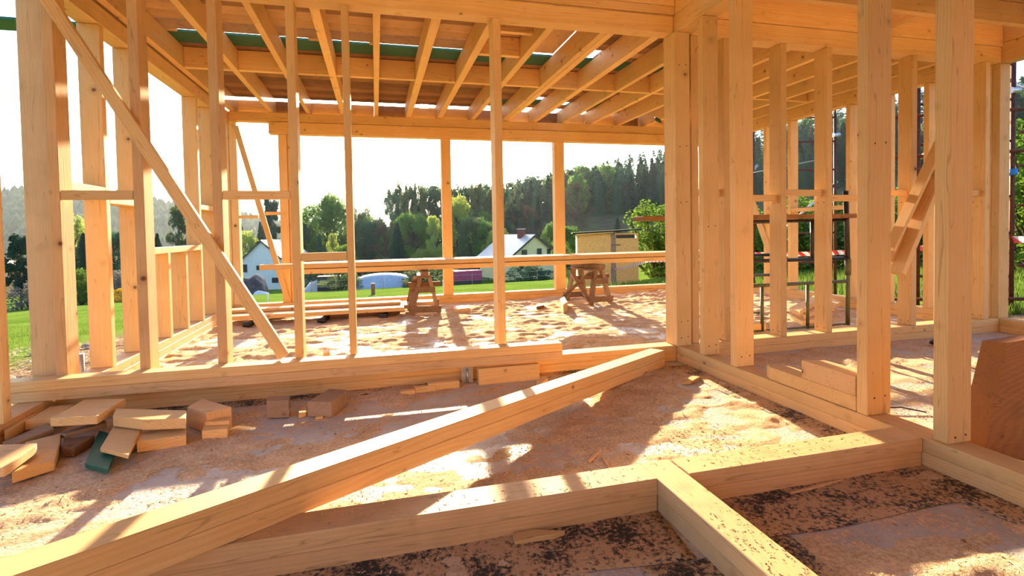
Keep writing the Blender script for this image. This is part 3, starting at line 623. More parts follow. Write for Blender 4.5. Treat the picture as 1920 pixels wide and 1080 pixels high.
OFFCUTS = [
    ('wood_offcut', 'thick square-cut offcut lying on top of the left pile', 0.110, 0.155, PINE, [(-1.673, 3.539), (-1.443, 3.492), (-1.456, 3.197), (-1.682, 3.230)]),
    ('wood_offcut', 'offcut half buried under the thick square-cut one in the left pile', 0.050, 0.100, PINE, [(-1.904, 3.663), (-1.786, 3.675), (-1.764, 3.408), (-1.891, 3.406)]),
    ('wood_offcut', 'dark weathered board slanting through the left pile', 0.035, 0.075, GREYW, [(-1.791, 3.411), (-1.707, 3.312), (-1.780, 3.136), (-1.855, 3.166)]),
    ('wood_offcut', 'long thin greenish board under the thick top offcut', 0.045, 0.070, GREYW, [(-1.508, 3.396), (-1.474, 3.334), (-1.608, 3.210), (-1.645, 3.236), (-1.590, 3.313)]),
    ('wood_offcut', 'pale offcut with pencil marks, second from the left edge', 0.015, 0.065, PINE, [(-1.756, 3.161), (-1.647, 3.250), (-1.577, 3.098), (-1.484, 2.866), (-1.590, 2.764), (-1.630, 2.875)]),
    ('wood_offcut', 'sunlit pale offcut at the left edge of the picture', 0.080, 0.120, ROUGH, [(-1.797, 3.001), (-1.598, 2.960), (-1.586, 2.923), (-1.566, 2.676), (-1.655, 2.708)]),
    ('wood_offcut', 'small dark brown offcut behind the green painted one', 0.005, 0.050, BROWNW, [(-1.611, 3.204), (-1.473, 3.205), (-1.488, 3.040), (-1.549, 3.059)]),
    ('green_offcut', 'dark green painted offcut board sprinkled with sawdust', 0.018, 0.040, GREENW, [(-1.500, 3.310), (-1.435, 3.258), (-1.272, 2.946), (-1.211, 2.737), (-1.351, 2.842)]),
    ('wood_offcut', 'orange-brown flat offcut resting on the green painted board', 0.055, 0.075, PINE, [(-1.434, 3.367), (-1.254, 3.218), (-1.155, 2.795), (-1.327, 2.930)]),
    ('wood_offcut', 'wedge-ended long offcut bridging the middle of the left pile', 0.085, 0.140, PINE, [(-1.437, 3.358), (-1.034, 3.196), (-0.995, 3.056), (-1.208, 3.103), (-1.393, 3.218)]),
    ('wood_offcut', 'straight offcut lying in front on the right side of the left pile', 0.004, 0.062, PINE, [(-1.239, 3.142), (-1.029, 3.164), (-0.986, 3.026), (-1.203, 3.007)]),
    ('wood_offcut', 'big wedge-shaped offcut at the right end of the left pile', 0.005, 0.120, DIRTY, [(-1.073, 3.327), (-1.039, 3.475), (-0.823, 3.248), (-0.933, 3.183)]),
    ('wood_offcut', 'low offcut with a batten on it in front of the wedge-shaped one', 0.004, 0.052, PINE, [(-0.959, 3.240), (-0.826, 3.206), (-0.806, 3.085), (-0.932, 3.093)]),
    ('wood_offcut', 'thin batten resting on the low offcut beside the wedge-shaped one', 0.053, 0.075, PINE, [(-0.948, 3.223), (-0.816, 3.189), (-0.810, 3.145), (-0.938, 3.169)]),
    ('wood_offcut', 'small grey wedge offcut standing alone below the loose beam', 0.005, 0.110, GREYW, [(-0.671, 3.420), (-0.536, 3.409), (-0.530, 3.313), (-0.654, 3.332)]),
    ('wood_offcut', 'thick brown offcut block with a bright sun stripe on top', 0.003, 0.095, GREYW, [(-0.424, 3.296), (-0.317, 3.525), (-0.204, 3.464), (-0.284, 3.240)]),
    ('wood_chip_block', 'tiny pale chip block just left of the thick brown offcut', 0.002, 0.030, PINE, [(-0.483, 3.364), (-0.444, 3.391), (-0.434, 3.309), (-0.472, 3.283)]),
    ('wood_chip_block', 'tiny flat pale chip in front of the thick brown offcut', 0.002, 0.015, PINE, [(-0.377, 3.288), (-0.335, 3.284), (-0.330, 3.236), (-0.374, 3.231)]),
    ('wood_chip_block', 'small pale block on the sawdust between the two middle thin studs', 0.002, 0.050, PINE, [(-0.486, 4.919), (-0.434, 4.945), (-0.420, 4.832), (-0.471, 4.807)]),
    ('wood_offcut', 'flat pale offcut under the left edge pile by the sill', 0.050, 0.100, PINE, [(-1.954, 3.345), (-2.012, 3.697), (-1.941, 3.724), (-1.912, 3.608), (-1.877, 3.229)]),
    ('wood_chip_block', 'curled chip block beside the loose beam block', 0.005, 0.050, PINE, [(1.062, 3.448), (1.148, 3.517), (1.149, 3.460), (1.074, 3.364)]),
    ('wood_offcut', 'thin pale splinter board in front of the foreground sill', 0.002, 0.020, PINE, [(0.448, 1.768), (0.523, 1.767), (0.631, 1.728), (0.586, 1.714), (0.441, 1.720)]),
    ('wood_offcut', 'small flat offcut on sunlit sawdust by the thick post sill', 0.002, 0.020, PINE, [(2.036, 3.182), (2.198, 3.296), (2.239, 3.254), (2.099, 3.161)]),
    ('wood_offcut', 'pale sawn block lying on the far floor left of the lone stud', 0.005, 0.060, PINE, [(1.022, 7.157), (1.243, 7.179), (1.199, 6.928), (0.985, 6.860)]),
    ('wood_offcut', 'tilted pale block standing on the far floor before the second trestle', 0.005, 0.120, PINE, [(2.496, 6.909), (2.633, 7.105), (2.478, 6.565), (2.338, 6.352)]),
    ('wood_offcut', 'short brown block on the far floor near the tilted pale block', 0.005, 0.050, BROWNW, [(2.151, 6.947), (2.305, 7.056), (2.239, 6.856), (2.097, 6.750)]),
    ('wood_offcut', 'flat pale board end on the far floor right of the second trestle', 0.002, 0.030, PINE, [(3.882, 7.704), (4.058, 7.785), (3.920, 7.538), (3.796, 7.517)]),
    ('wood_offcut', 'pale board scrap on the far floor by the sill right of the shed', 0.005, 0.040, PINE, [(4.292, 8.002), (4.573, 8.142), (4.387, 7.794), (4.130, 7.665)]),
    ('wood_offcut', 'pale block among scraps on the far floor beside the corner post', 0.005, 0.060, PINE, [(4.666, 7.998), (4.956, 8.239), (4.656, 7.742), (4.445, 7.587)]),
    ('wood_offcut', 'block under the steel trestle on the far right floor', 0.005, 0.090, PINE, [(3.847, 4.661), (3.997, 4.640), (3.865, 4.488), (3.721, 4.509)]),
    ('wood_offcut', 'upper pale plank end of the heap behind the steel trestle', 0.120, 0.170, PINE, [(4.493, 4.851), (5.673, 5.661), (5.593, 5.455), (4.426, 4.629)]),
    ('wood_offcut', 'middle plank end of the heap behind the steel trestle', 0.060, 0.110, PINE, [(4.960, 5.187), (5.874, 5.601), (5.736, 5.325), (4.556, 4.705)]),
    ('wood_offcut', 'lower pale plank end of the heap behind the steel trestle', 0.005, 0.055, PINE, [(4.655, 5.026), (4.879, 5.022), (4.732, 4.686), (4.447, 4.614)]),
    ('wood_offcut', 'thin sliver of wood on the shaded floor in front of the T joint', 0.002, 0.008, ROUGH, [(1.027, 2.338), (1.032, 2.323), (0.943, 2.234), (0.938, 2.254)]),
    ('wood_offcut', 'short sliver of wood beside the thin sliver near the T joint', 0.002, 0.008, ROUGH, [(1.022, 2.276), (1.032, 2.279), (1.015, 2.156), (1.001, 2.154)]),
    ('wood_offcut', 'narrow sliver on the floor left of the two slivers', 0.002, 0.008, ROUGH, [(0.558, 2.272), (0.567, 2.269), (0.501, 2.189), (0.489, 2.192)]),
    ('wood_offcut', 'long curved pale shaving along the right foreground sill', 0.002, 0.012, ROUGH, [(1.607, 1.737), (1.792, 1.761), (1.912, 1.764), (1.773, 1.743), (1.608, 1.724)]),
]
for (nme, lb, z0, z1, m_, pts) in OFFCUTS:
    prism(nme, pts, max(z0, 0.002), z1, m_, lb, 'offcut', bev=0.002)
tube('steel_bolt', [(0.61, 3.655, 0.0), (0.61, 3.655, 0.11)], 0.008, GALV, label='steel anchor bolt beside a bracket below the loose beam', cat='bolt')
abox('steel_bracket', 0.57, 0.655, 3.68, 3.684, 0.0, 0.12, GALV, 'grey perforated steel bracket at the sill left of the short block', 'bracket')
tube('steel_stake', [(-2.45, 5.15, -0.3), (-2.45, 5.15, 0.12)], 0.03, GALV, label='grey steel stake in the soil outside the left wall', cat='stake')
tube('black_cable_scrap', [(4.75, 3.45, 0.012), (4.83, 3.47, 0.02), (4.9, 3.5, 0.035), (4.84, 3.54, 0.04), (4.77, 3.51, 0.03), (4.8, 3.46, 0.015)], 0.014, BLACKP, label='little coil of black cable on the floor by the right partition', cat='cable')
tube('plastic_strap', [(2.78, 2.34, 0.01), (2.84, 2.37, 0.02), (2.95, 2.34, 0.022), (3.04, 2.26, 0.01)], 0.004, BLACKP, label='thin dark curved strap lying on sunlit sawdust between the two nearest posts', cat='strap')

for i, (x, y, s, lb) in enumerate(((0.18, 3.56, .05, 'small block by the sill under the loose beam, leftmost of three'), (0.30, 3.58, .07, 'small block by the sill under the loose beam, middle of three'), (0.43, 3.60, .11, 'longer block by the sill under the loose beam, rightmost of three'))):
    prism('wood_chip_block', [(x-s, y-.03), (x+s, y-.025), (x+s*.9, y+.02), (x-s, y+.02)], 0.002, 0.03+.012*i, PINE, lb, 'offcut')
# ------------------------------------------------------------------ felt strips under the sills
def felt(x0, x1, y0, y1, lb):
    nx, ny = max(2, int((x1-x0)/0.05)), max(2, int((y1-y0)/0.05)); V, F = [], []
    for j in range(ny+1):
        for i in range(nx+1):
            x, y = x0+(x1-x0)*i/nx, y0+(y1-y0)*j/ny
            q = noise.noise(Vector((x*3, y*3, 9)))*0.03
            ed = 1 if i in (0, nx) or j in (0, ny) else 0
            V.append((x+q*ed, y+q*ed, 0.004+abs(noise.noise(Vector((x*4, y*4, 1))))*0.006))
    for j in range(ny):
        for i in range(nx): a = j*(nx+1)+i; F.append((a, a+1, a+nx+2, a+nx+1))
    o = mesh_raw('felt_strip', V, F, FELT, lb, 'felt strip', smooth=True)
    so = o.modifiers.new('thick', 'SOLIDIFY'); so.thickness = 0.003
felt(-1.9, 1.02, 1.50, 1.98, 'black felt strip under the left foreground sill')
felt(1.18, 2.35, 1.50, 1.98, 'black felt strip under the right foreground sill')
felt(0.80, 1.38, -0.8, 1.49, 'black felt strip under the sill running towards the viewer')
felt(2.20, 2.68, 0.3, 3.62, 'black felt strip under the sill of the thick posts')
felt(-1.9, 2.19, 3.63, 3.98, 'black felt strip under the thin-stud partition')

# ------------------------------------------------------------------ sawdust relief, wood chips
def hdust(x, y):
    a = noise.noise(Vector((x*1.7, y*2.3, 4.0)))*0.55 + noise.noise(Vector((x*4.5, y*8, 1.0)))*0.6 + noise.noise(Vector((x*11, y*18, 2.0)))*0.4
    h = 0.0
    if y > 4.0: h = 0.040*(a + 0.16)
    else: h = 0.016*(a - 0.06 + (0.12 if x > 2.4 else 0))
    for (cx, cy_, r_, k_) in ((1.75, 3.15, 0.5, .02), (2.1, 2.75, 0.35, .018), (0.0, 3.6, 0.4, .015), (-1.2, 2.5, 0.35, .02), (2.9, 7.5, .6, .03), (4.2, 7.5, .8, .04), (3.6, 3.6, .6, .02), (1.6, 7.1, .5, .03), (2.0, 1.0, 0.5, .015), (1.9, 3.55, .3, .03)):
        d2 = ((x-cx)**2+(y-cy_)**2)/(r_*r_)
        if d2 < 4: h += k_*math.exp(-d2*1.6)*(0.6+a)
    return h
def relief(x0, x1, y0, y1, st, lb):
    nx, ny = int((x1-x0)/st), int((y1-y0)/st); V, F = [], []
    for j in range(ny+1):
        y = y0+(y1-y0)*j/ny
        for i in range(nx+1):
            x = x0+(x1-x0)*i/nx; h = hdust(x, y)
            if i in (0, nx) or j in (0, ny): h = -0.004
            V.append((x, y, max(h, -0.004)))
    for j in range(ny):
        for i in range(nx):
            a = j*(nx+1)+i; q = (a, a+1, a+nx+2, a+nx+1)
            if max(V[k][2] for k in q) > -0.003: F.append(q)
    mesh_raw('sawdust', V, F, DUST, lb, 'sawdust', kind='stuff', smooth=True)
relief(-1.9, 5.98, 3.93, 7.88, 0.03, 'sawdust drifts covering the slab beyond the partition')
relief(-1.9, 2.36, 1.93, 3.74, 0.022, 'sawdust drifts on the slab around the fallen beam')
relief(2.53, 5.98, 1.6, 3.74, 0.028, 'sawdust on the slab of the right front room')
relief(-1.9, 1.02, 0.3, 1.76, 0.022, 'sawdust on the slab in the lower left foreground')
relief(1.17, 2.36, 0.3, 1.76, 0.022, 'sawdust on the slab in the lower right foreground')
def chips(name, lb, region, cnt, size, zf, mat, thr=0.0):
    V, F = [], []; rr = random.Random(5+cnt)
    while len(F) < cnt*2:
        x, y = rr.uniform(region[0], region[1]), rr.uniform(region[2], region[3])
        if noise.noise(Vector((x*2.2, y*2.2, 7))) + rr.uniform(-0.35, 0.35) < thr: continue
        z = zf(x, y)+0.002; s = size*rr.uniform(0.4, 1.3); a = rr.uniform(0, 2*pi); ww = s*rr.uniform(0.15, 0.45)
        dx, dy = cos(a)*s, sin(a)*s; nx_, ny_ = -sin(a)*ww, cos(a)*ww; hz = rr.uniform(0.1, 0.5)*s; b = len(V)
        V += [(x-dx-nx_, y-dy-ny_, z), (x-dx+nx_, y-dy+ny_, z+hz*.4), (x+nx_, y+ny_, z+hz), (x-nx_, y-ny_, z+hz*.6), (x+dx+nx_, y+dy+ny_, z+hz*.2), (x+dx-nx_, y+dy-ny_, z)]
        F += [(b, b+1, b+2, b+3), (b+3, b+2, b+4, b+5)]
    mesh_raw(name, V, F, mat, lb, 'wood shavings', kind='stuff')
hz = lambda x, y: max(0.0, hdust(x, y))
chips('wood_shavings', 'fine curled shavings strewn around the fallen beam', (-1.85, 2.35, 1.93, 3.72), 11000, 0.0065, hz, CHIP, -0.1)
chips('wood_shavings', 'fine shavings strewn in the lower foreground', (-1.2, 2.35, 0.5, 1.76), 8000, 0.006, hz, CHIP, -0.1)
chips('wood_shavings', 'shavings strewn over the slab beyond the partition', (-1.85, 5.9, 3.95, 7.8), 9000, 0.012, hz, CHIP, -0.05)
chips('wood_shavings', 'shavings strewn over the right front room floor', (2.55, 5.9, 1.7, 3.7), 6000, 0.008, hz, CHIP, -0.1)
chips('wood_shavings', 'shavings lying on top of the foreground sill beams', (-0.8, 2.3, 1.78, 1.90), 420, 0.0055, lambda x, y: 0.132, CHIP, -0.4)
chips('wood_shavings', 'shavings on the sill beam pointing at the viewer', (1.04, 1.155, 0.6, 1.78), 330, 0.0048, lambda x, y: 0.132, GREYW, -0.4)
chips('wood_shavings', 'pale shavings blown over the soil outside the left wall', (-4.6, -2.25, 3.6, 8.4), 3500, 0.022, lambda x, y: terr(x, y)+0.03, CHIP, -0.2)
chips('dark_splinters', 'small dark splinters scattered on the sunlit sawdust', (-1.8, 5.5, 0.6, 3.7), 500, 0.008, hz, BROWNW, -0.3)

# ------------------------------------------------------------------ trestles and planks
def sawhorse(name, loc, rz, lb):
    e = empty(name, (0, 0, 0), lb, 'trestle')
    H_ = 0.582
    bar('top_beam', (0, -0.36, H_-0.035), (0, 0.36, H_-0.035), 0.10, 0.065, OLDW, parent=e, nick=0.006)
    bar('top_board', (-0.02, -0.30, H_-0.085), (-0.02, 0.30, H_-0.085), 0.17, 0.028, OLDW, parent=e, nick=0.006)
    for sx in (-1, 1):
        for sy_ in (-1, 1):
            bar('leg', (sx*0.175, sy_*0.30, 0.006), (sx*0.055, sy_*0.26, H_-0.07), 0.05, 0.075, OLDW if sx*sy_ > 0 else GREYW, parent=e, upv=(0, 1, 0), nick=0.004)
    for sy_ in (-1, 1):
        bar('spreader', (-0.13, sy_*0.315, 0.33), (0.13, sy_*0.315, 0.33), 0.022, 0.07, OLDW, parent=e, nick=0.004)
        bar('foot_board', (-0.215, sy_*0.335, 0.085), (0.205, sy_*0.335, 0.075), 0.022, 0.085, OLDW, parent=e, nick=0.004)
    bar('cross_brace', (-0.20, -0.30, 0.06), (-0.11, 0.28, 0.46), 0.022, 0.075, GREYW, parent=e, upv=(1, 0, 0), nick=0.004)
    bar('cross_brace', (-0.225, 0.30, 0.08), (-0.135, -0.26, 0.47), 0.022, 0.075, OLDW, parent=e, upv=(1, 0, 0), nick=0.004)
    bar('peg', (-0.22, -0.25, 0.40), (0.20, -0.25, 0.40), 0.03, 0.06, BROWNW, parent=e, nick=0.004)
    e.location = loc; e.rotation_euler = (0, 0, rz)
    return e
sawhorse('wooden_trestle', (0.63, 7.20, 0.004), radians(-4), 'old wooden trestle seen end-on under the left part of the long planks')
sawhorse('wooden_trestle', (3.06, 7.24, 0.004), radians(14), 'old wooden trestle with crossed braces under the right part of the long planks')
gp = 'long planks laid across the trestles'
for i, (x0, x1, y0, y1, z0, z1, lb) in enumerate((
    (-0.92, 5.75, 7.015, 7.185, 0.590, 0.652, 'lower long plank on the trestles, nearest row'), (-0.70, 5.60, 7.20, 7.37, 0.590, 0.652, 'lower long plank on the trestles, back row'),
    (-1.415, 5.55, 7.02, 7.16, 0.660, 0.722, 'upper long plank on the trestles, nearest one, its end jutting out at the left'), (-0.95, 5.6, 7.17, 7.31, 0.656, 0.720, 'upper long plank on the trestles, middle one'),
    (-1.0, 5.4, 7.32, 7.46, 0.660, 0.722, 'upper long plank on the trestles, farthest one'))):
    bar('long_plank', (x0, (y0+y1)/2, (z0+z1)/2), (x1, (y0+y1)/2+0.02, (z0+z1)/2+0.004), y1-y0, z1-z0, PINE, lb, 'plank', gp)
for i, (x0, x1, y0, y1, z0, z1, lb) in enumerate((
    (-1.78, 0.33, 6.84, 7.02, 0.078, 0.128, 'front plank of the low stack on the slab near the far wall'), (-1.80, 0.42, 7.04, 7.23, 0.078, 0.128, 'middle plank of the low stack on the slab near the far wall'),
    (-1.75, 0.78, 7.26, 7.46, 0.078, 0.128, 'back plank of the low stack on the slab, sticking out to the right'), (-1.80, 0.30, 7.12, 7.30, 0.131, 0.165, 'top plank of the low stack on the slab near the far wall'))):
    abox('stacked_plank', x0, x1, y0, y1, z0, z1, PINE, lb, 'plank', 'planks stacked low on the slab')
for x_, lb in ((-1.45, 'dark bearer bar under the left end of the low plank stack'), (-0.62, 'dark bearer bar under the middle of the low plank stack'), (0.12, 'dark bearer bar under the right end of the low plank stack')):
    e = empty('bearer_bar', (x_, 7.15, 0), lb, 'bearer')
    bar('rail', (x_-0.05, 6.72, 0.03), (x_+0.04, 7.5, 0.03), 0.05, 0.055, BLACKM, parent=e)
    tube('roller', [(x_-0.10, 6.74, 0.035), (x_-0.01, 6.73, 0.035)], 0.03, BLACKP, parent=e)
bar('black_beam', (-0.60, 7.03, 0.045), (0.28, 7.05, 0.045), 0.12, 0.06, BROWNW, 'dark brown timber hidden beneath the low plank stack', 'beam')

# steel trestle with plank
e = empty('steel_trestle', (4.0, 4.7, 0), 'black and olive tubular steel trestle standing behind the right partition', 'trestle')
for yy in (4.50, 5.45):
    if yy < 5: tube('upright', [(4.93, yy, 0.004), (4.93, yy, 0.80)], 0.021, OLIVEM, e); tube('telescopic_post', [(4.93, yy, 0.62), (4.90, yy, 1.46)], 0.026, BLACKM, e); tube('sleeve', [(4.93, yy, 0.55), (4.93, yy, 0.73)], 0.031, OLIVEM, e)
    else: tube('upright', [(4.93, yy, 0.004), (4.93, yy, 1.16)], 0.019, OLIVEM, e)
    xl = 2.86 if yy < 5 else 3.50
    for x_ in (4.40, 3.83, xl+0.02): tube('upright', [(x_, yy, 0.004), (x_, yy, 0.48)], 0.017, OLIVEM, e)
    tube('rail', [(xl, yy, 0.485), (4.93, yy, 0.485)], 0.019, OLIVEM, e)
    tube('rail', [(xl, yy, 0.018), (4.93, yy, 0.018)], 0.012, OLIVEM, e)
    tube('rail', [(xl, yy, 0.745), (4.93, yy, 0.735)], 0.020, BLACKM, e)
    tube('rail', [(xl, yy, 1.145), (4.93, yy, 1.145)], 0.017, BLACKM, e)
    tube('telescopic_post', [(4.46, yy, 0.745), (4.46, yy, 1.145)], 0.019, BLACKM, e)
    tube('telescopic_post', [(xl+0.02, yy, 0.48), (xl+0.02, yy, 1.145)], 0.019, BLACKM, e)
bar('scaffold_plank', (2.44, 4.52, 1.188), (5.02, 4.52, 1.19), 0.20, 0.045, BROWNW, 'brown scaffold plank on top of the steel trestle, its end left of the corner post', 'plank')
bar('scaffold_plank', (3.5, 5.42, 1.188), (5.02, 5.40, 1.19), 0.20, 0.045, PINE, 'pale plank on the far rail of the steel trestle', 'plank')

# ------------------------------------------------------------------ scaffolding outside the right wall
def ladder_frame(lb, pa, pb, zt, rungs, pole_r=0.028, collar=True):
    e = empty('scaffolding', (pa[0], pa[1], -0.3), lb, 'scaffolding', None)
    for p in (pa, pb):
        tube('pole', [(p[0], p[1], -0.28), (p[0], p[1], zt)], pole_r, RUST, e)
        tube('spigot', [(p[0], p[1], zt), (p[0], p[1], zt+0.25)], pole_r*0.7, RUST, e)
    for z in rungs: tube('rung', [(pa[0], pa[1], z), (pb[0], pb[1], z)], 0.017, RUST, e)
    if collar: tube('coupler', [(pa[0]-.05, pa[1], 2.75), (pa[0]+.09, pa[1], 2.75)], 0.045, GALV, e)
    return e
rg = [0.40, 0.95, 1.42, 2.12, 2.64, 3.08, 3.6]
ladder_frame('rusty scaffold frame nearest the right picture edge, with a blue clip', (7.82, 4.77), (6.88, 5.24), 3.2, rg[:6])
ladder_frame('rusty scaffold frame in the middle, seen between the right partition studs', (8.25, 7.80), (7.30, 8.05), 3.12, rg[:6])
ladder_frame('rusty scaffold frame seen between the third thick post and the next stud', (7.75, 9.35), (6.95, 9.75), 3.9, rg, collar=False)
ladder_frame('farthest rusty scaffold frame, beside the corner post gap', (8.35, 12.1), (9.2, 11.7), 4.2, rg, collar=False)
ladder_frame('rusty scaffold frame standing outside the picture on the right, holding the tube ends', (9.6, 3.75), (8.7, 4.1), 3.45, rg, collar=False)
for z, lb in ((2.50, 'upper'), (1.98, 'middle'), (0.12, 'lowest')):
    tube('scaffold_tube', [(6.55, 5.32, z-0.02), (9.9, 3.66, z+0.03)], 0.022, RUST, label=lb + ' long rusty tube crossing the nearest scaffold frame', cat='scaffold tube')
for z in (2.22, 1.80, 1.3, 0.54): tube('scaffold_tube', [(7.85, 4.72, z), (9.7, 4.5, z+0.02)], 0.017, RUST, label='thin rusty rail right of the nearest scaffold pole, %s' % {2.22: 'highest', 1.80: 'second from top', 1.3: 'third from top', 0.54: 'lowest'}[z], cat='scaffold tube')
for a, b_, lb in (((6.9, 5.3, 1.9), (7.75, 4.83, 2.72), 'silver diagonal brace rising to the nearest scaffold pole'), ((7.0, 5.15, 3.25), (9.4, 4.3, 2.2), 'silver diagonal brace falling to the right across the nearest pole'),
                  ((7.4, 8.3, 0.9), (8.3, 7.8, 1.9), 'silver brace on the middle scaffold frame'), ((7.0, 9.9, 0.9), (7.9, 9.4, 2.4), 'silver brace seen between the third and fourth thick posts'),
                  ((6.95, 5.5, -0.1), (7.75, 6.1, 0.95), 'grey brace seen low between the outer right-wall studs')):
    tube('scaffold_brace', [a, b_], 0.024, GALV, label=lb, cat='scaffold brace')
tube('blue_clip', [(7.80, 4.75, 1.68), (7.80, 4.75, 1.76)], 0.046, BLUEP, label='bright blue clip around the nearest rusty scaffold pole', cat='clip')
# thin wires between frames
tube('wire', [(7.3, 9.2, 2.15), (8.2, 7.85, 2.35)], 0.008, GALV, label='pale thin wire strung between two scaffold frames', cat='wire')
# barrier tape
def tape(lb, pts, h=0.078):
    V, F, U = [], [], []; s = 0; seq = []
    pts = [Vector(p) for p in pts]
    for A, B in zip(pts, pts[1:]):
        n_ = max(2, int((B-A).length/0.25))
        for k in range(n_):
            t = k/n_; p = A.lerp(B, t); p.z -= 0.10*(B-A).length/4*4*t*(1-t)*0.4; seq.append(p)
    seq.append(pts[-1])
    for i, p in enumerate(seq):
        if i: s += (p-seq[i-1]).length
        tw = 0.012*sin(s*1.7)
        V += [(p.x+tw, p.y-tw, p.z-h/2), (p.x-tw, p.y+tw, p.z+h/2)]; U += [(s, 0), (s, 1)]
        if i: b = 2*i; F.append((b-2, b, b+1, b-1))
    o = mesh_raw('barrier_tape', V, F, TAPE, lb, 'barrier tape')
    uv = o.data.uv_layers.new(name='uv')
    for lp in o.data.loops: uv.data[lp.index].uv = U[lp.vertex_index]
    sm = o.modifiers.new('thick', 'SOLIDIFY'); sm.thickness = 0.001
tape('red and white barrier tape strung along the scaffolding from the shed to the right edge', [(9.4, 20.4, -0.68), (8.0, 14.2, 0.10), (7.75, 9.35, 0.50), (8.22, 7.76, 0.58), (7.80, 4.73, 0.87), (9.6, 3.75, 0.92)], 0.085)
tape('low loose end of barrier tape on the grass left of the shed', [(3.4, 14.6, -0.84), (4.3, 15.0, -0.80), (4.95, 15.3, -0.84)], 0.08)

# ------------------------------------------------------------------ outside: shed, houses, small things
def local_box(name, parent, x0, x1, y0, y1, z0, z1, mat): return abox(name, x0, x1, y0, y1, z0, z1, mat, parent=parent, bev=0)
def place(e, loc, rz): e.location = loc; e.rotation_euler = (0, 0, rz)
# chipboard shed
e = empty('shed', (0, 0, 0), 'small chipboard shed with a flat felt roof and a plank door frame on the lawn', 'shed')
abox('side_panel', -1.45, 0, 0.0, 0.02, 0, 2.12, OSB, parent=e, bev=0)           # seen left face, along local -x
abox('front_panel', 0.02, 0.22, 0.0, 0.03, 0, 2.2, GREYW, parent=e, bev=0)
d_ = abox('door', 0.22, 1.12, 0.005, 0.03, 0.0, 1.92, OSB, parent=e, bev=0)
abox('hinge', 0.02, 0.42, -0.012, 0.004, 1.62, 1.68, OLDW, parent=e, bev=0)
abox('vent_frame', 0.18, 1.14, -0.004, 0.03, 2.06, 2.13, OSB, parent=e, bev=0)
abox('vent_opening', 0.24, 1.04, 0.04, 0.05, 1.92, 2.06, BLACKP, parent=e, bev=0)
abox('front_panel', 1.12, 1.18, 0.0, 0.03, 0, 2.13, OSB, parent=e, bev=0)
abox('back_panel', -1.45, 1.18, 1.3, 1.32, 0, 2.0, OSB, parent=e, bev=0)
abox('side_panel', 1.16, 1.18, 0.03, 1.3, 0, 2.05, OSB, parent=e, bev=0); abox('side_panel', -1.45, -1.43, 0.03, 1.3, 0, 2.05, OSB, parent=e, bev=0)
abox('latch', 1.17, 1.22, -0.02, 0.02, 0.78, 0.86, BLACKP, parent=e, bev=0)
bar('roof', (-1.65, 0.62, 2.15), (1.30, 0.62, 2.27), 1.7, 0.05, BITUM_, parent=e)
bar('roof_batten', (-1.5, -0.16, 2.10), (0.1, -0.16, 2.19), 0.03, 0.08, PINE, parent=e)
# bend the plan: left face is turned back
place(e, pol(25.45, 20.6, -0.03), radians(-19)); e.scale = (0.90, 0.90, 0.96)
def house(name, lb, az, d, rz, W, Ln, wall, ridge, mw_, mr_, wins, z=None, over=0.35, chim=False, extra=None):
    """gable front on local y=0 facing -y, ridge runs +y"""
    e = empty(name, (0, 0, 0), lb, 'house')
    V = [(-W/2, 0, 0), (W/2, 0, 0), (W/2, 0, wall), (0, 0, ridge), (-W/2, 0, wall)]; V += [(x, Ln, z_) for x, _, z_ in V]
    F = [(0, 1, 2, 3, 4), (9, 8, 7, 6, 5), (0, 5, 6, 1), (1, 6, 7, 2), (4, 9, 5, 0)]
    mesh_raw('walls', V, F, mw_, parent=e)
    t = 0.18
    for s in (-1, 1):
        sl = (ridge-wall)/(W/2); xe = W/2+over; ze = wall - over*sl
        a = [(s*xe, -over, ze+0.02), (0, -over, ridge+0.02), (0, Ln+over, ridge+0.02), (s*xe, Ln+over, ze+0.02)]
        b_ = [(x, y, z_+t) for x, y, z_ in a]
        mesh_raw('roof_slope', a+b_, [(0, 1, 2, 3), (7, 6, 5, 4), (0, 4, 5, 1), (1, 5, 6, 2), (2, 6, 7, 3), (3, 7, 4, 0)], mr_, parent=e)
        bar('barge_board', (s*xe, -over-0.03, ze+0.05), (0, -over-0.03, ridge+0.05), 0.06, 0.22, DARKTRIM if mr_ is not ROOFPALE else DARKTRIM, parent=e, upv=(0, 1, 0) if False else None)
    for (x0, x1, z0, z1) in wins:
        f_ = abox('window', x0-0.07, x1+0.07, -0.06, -0.01, z0-0.07, z1+0.07, DARKTRIM if mw_ is YELLOWW else WHITEP, parent=e, bev=0)
        abox('window_pane', x0, x1, -0.075, -0.062, z0, z1, GLASS, parent=f_, bev=0)
    if chim: abox('chimney', -0.75, -0.05, Ln*0.25, Ln*0.25+1.0, ridge-0.6, ridge+0.9, ROOFRED, parent=e, bev=0); abox('chimney_cap', -0.8, 0.0, Ln*0.25-.05, Ln*0.25+1.05, ridge+0.9, ridge+1.0, WHITEP, parent=e, bev=0)
    if extra: extra(e)
    p = pol(az, d); place(e, (p.x, p.y, p.z-0.2 if z is None else z), rz)
    return e
house('white_house', 'white gabled house with a bright roof far beyond the lawn at left', -11.1, 88, radians(-14), 7.4, 11, 4.3, 7.7, WHITEW, ROOFPALE,
      [(-3.0, -2.3, 3.0, 4.2), (-0.9, 0.1, 3.3, 4.0), (1.4, 2.4, 3.4, 4.1), (1.4, 2.4, 1.3, 2.1)], z=-7.6)
house('yellow_house', 'pale yellow gabled house with a dark red trimmed roof beyond the lawn', 17.1, 70, radians(14), 7.8, 9, 3.0, 5.9, YELLOWW, ROOFPALE,
      [(-1.9, -1.2, 3.1, 4.0), (0.5, 1.1, 3.1, 4.1), (2.1, 2.6, 3.2, 4.0), (-2.6, -1.7, 1.2, 2.0)], z=-5.6, chim=True)
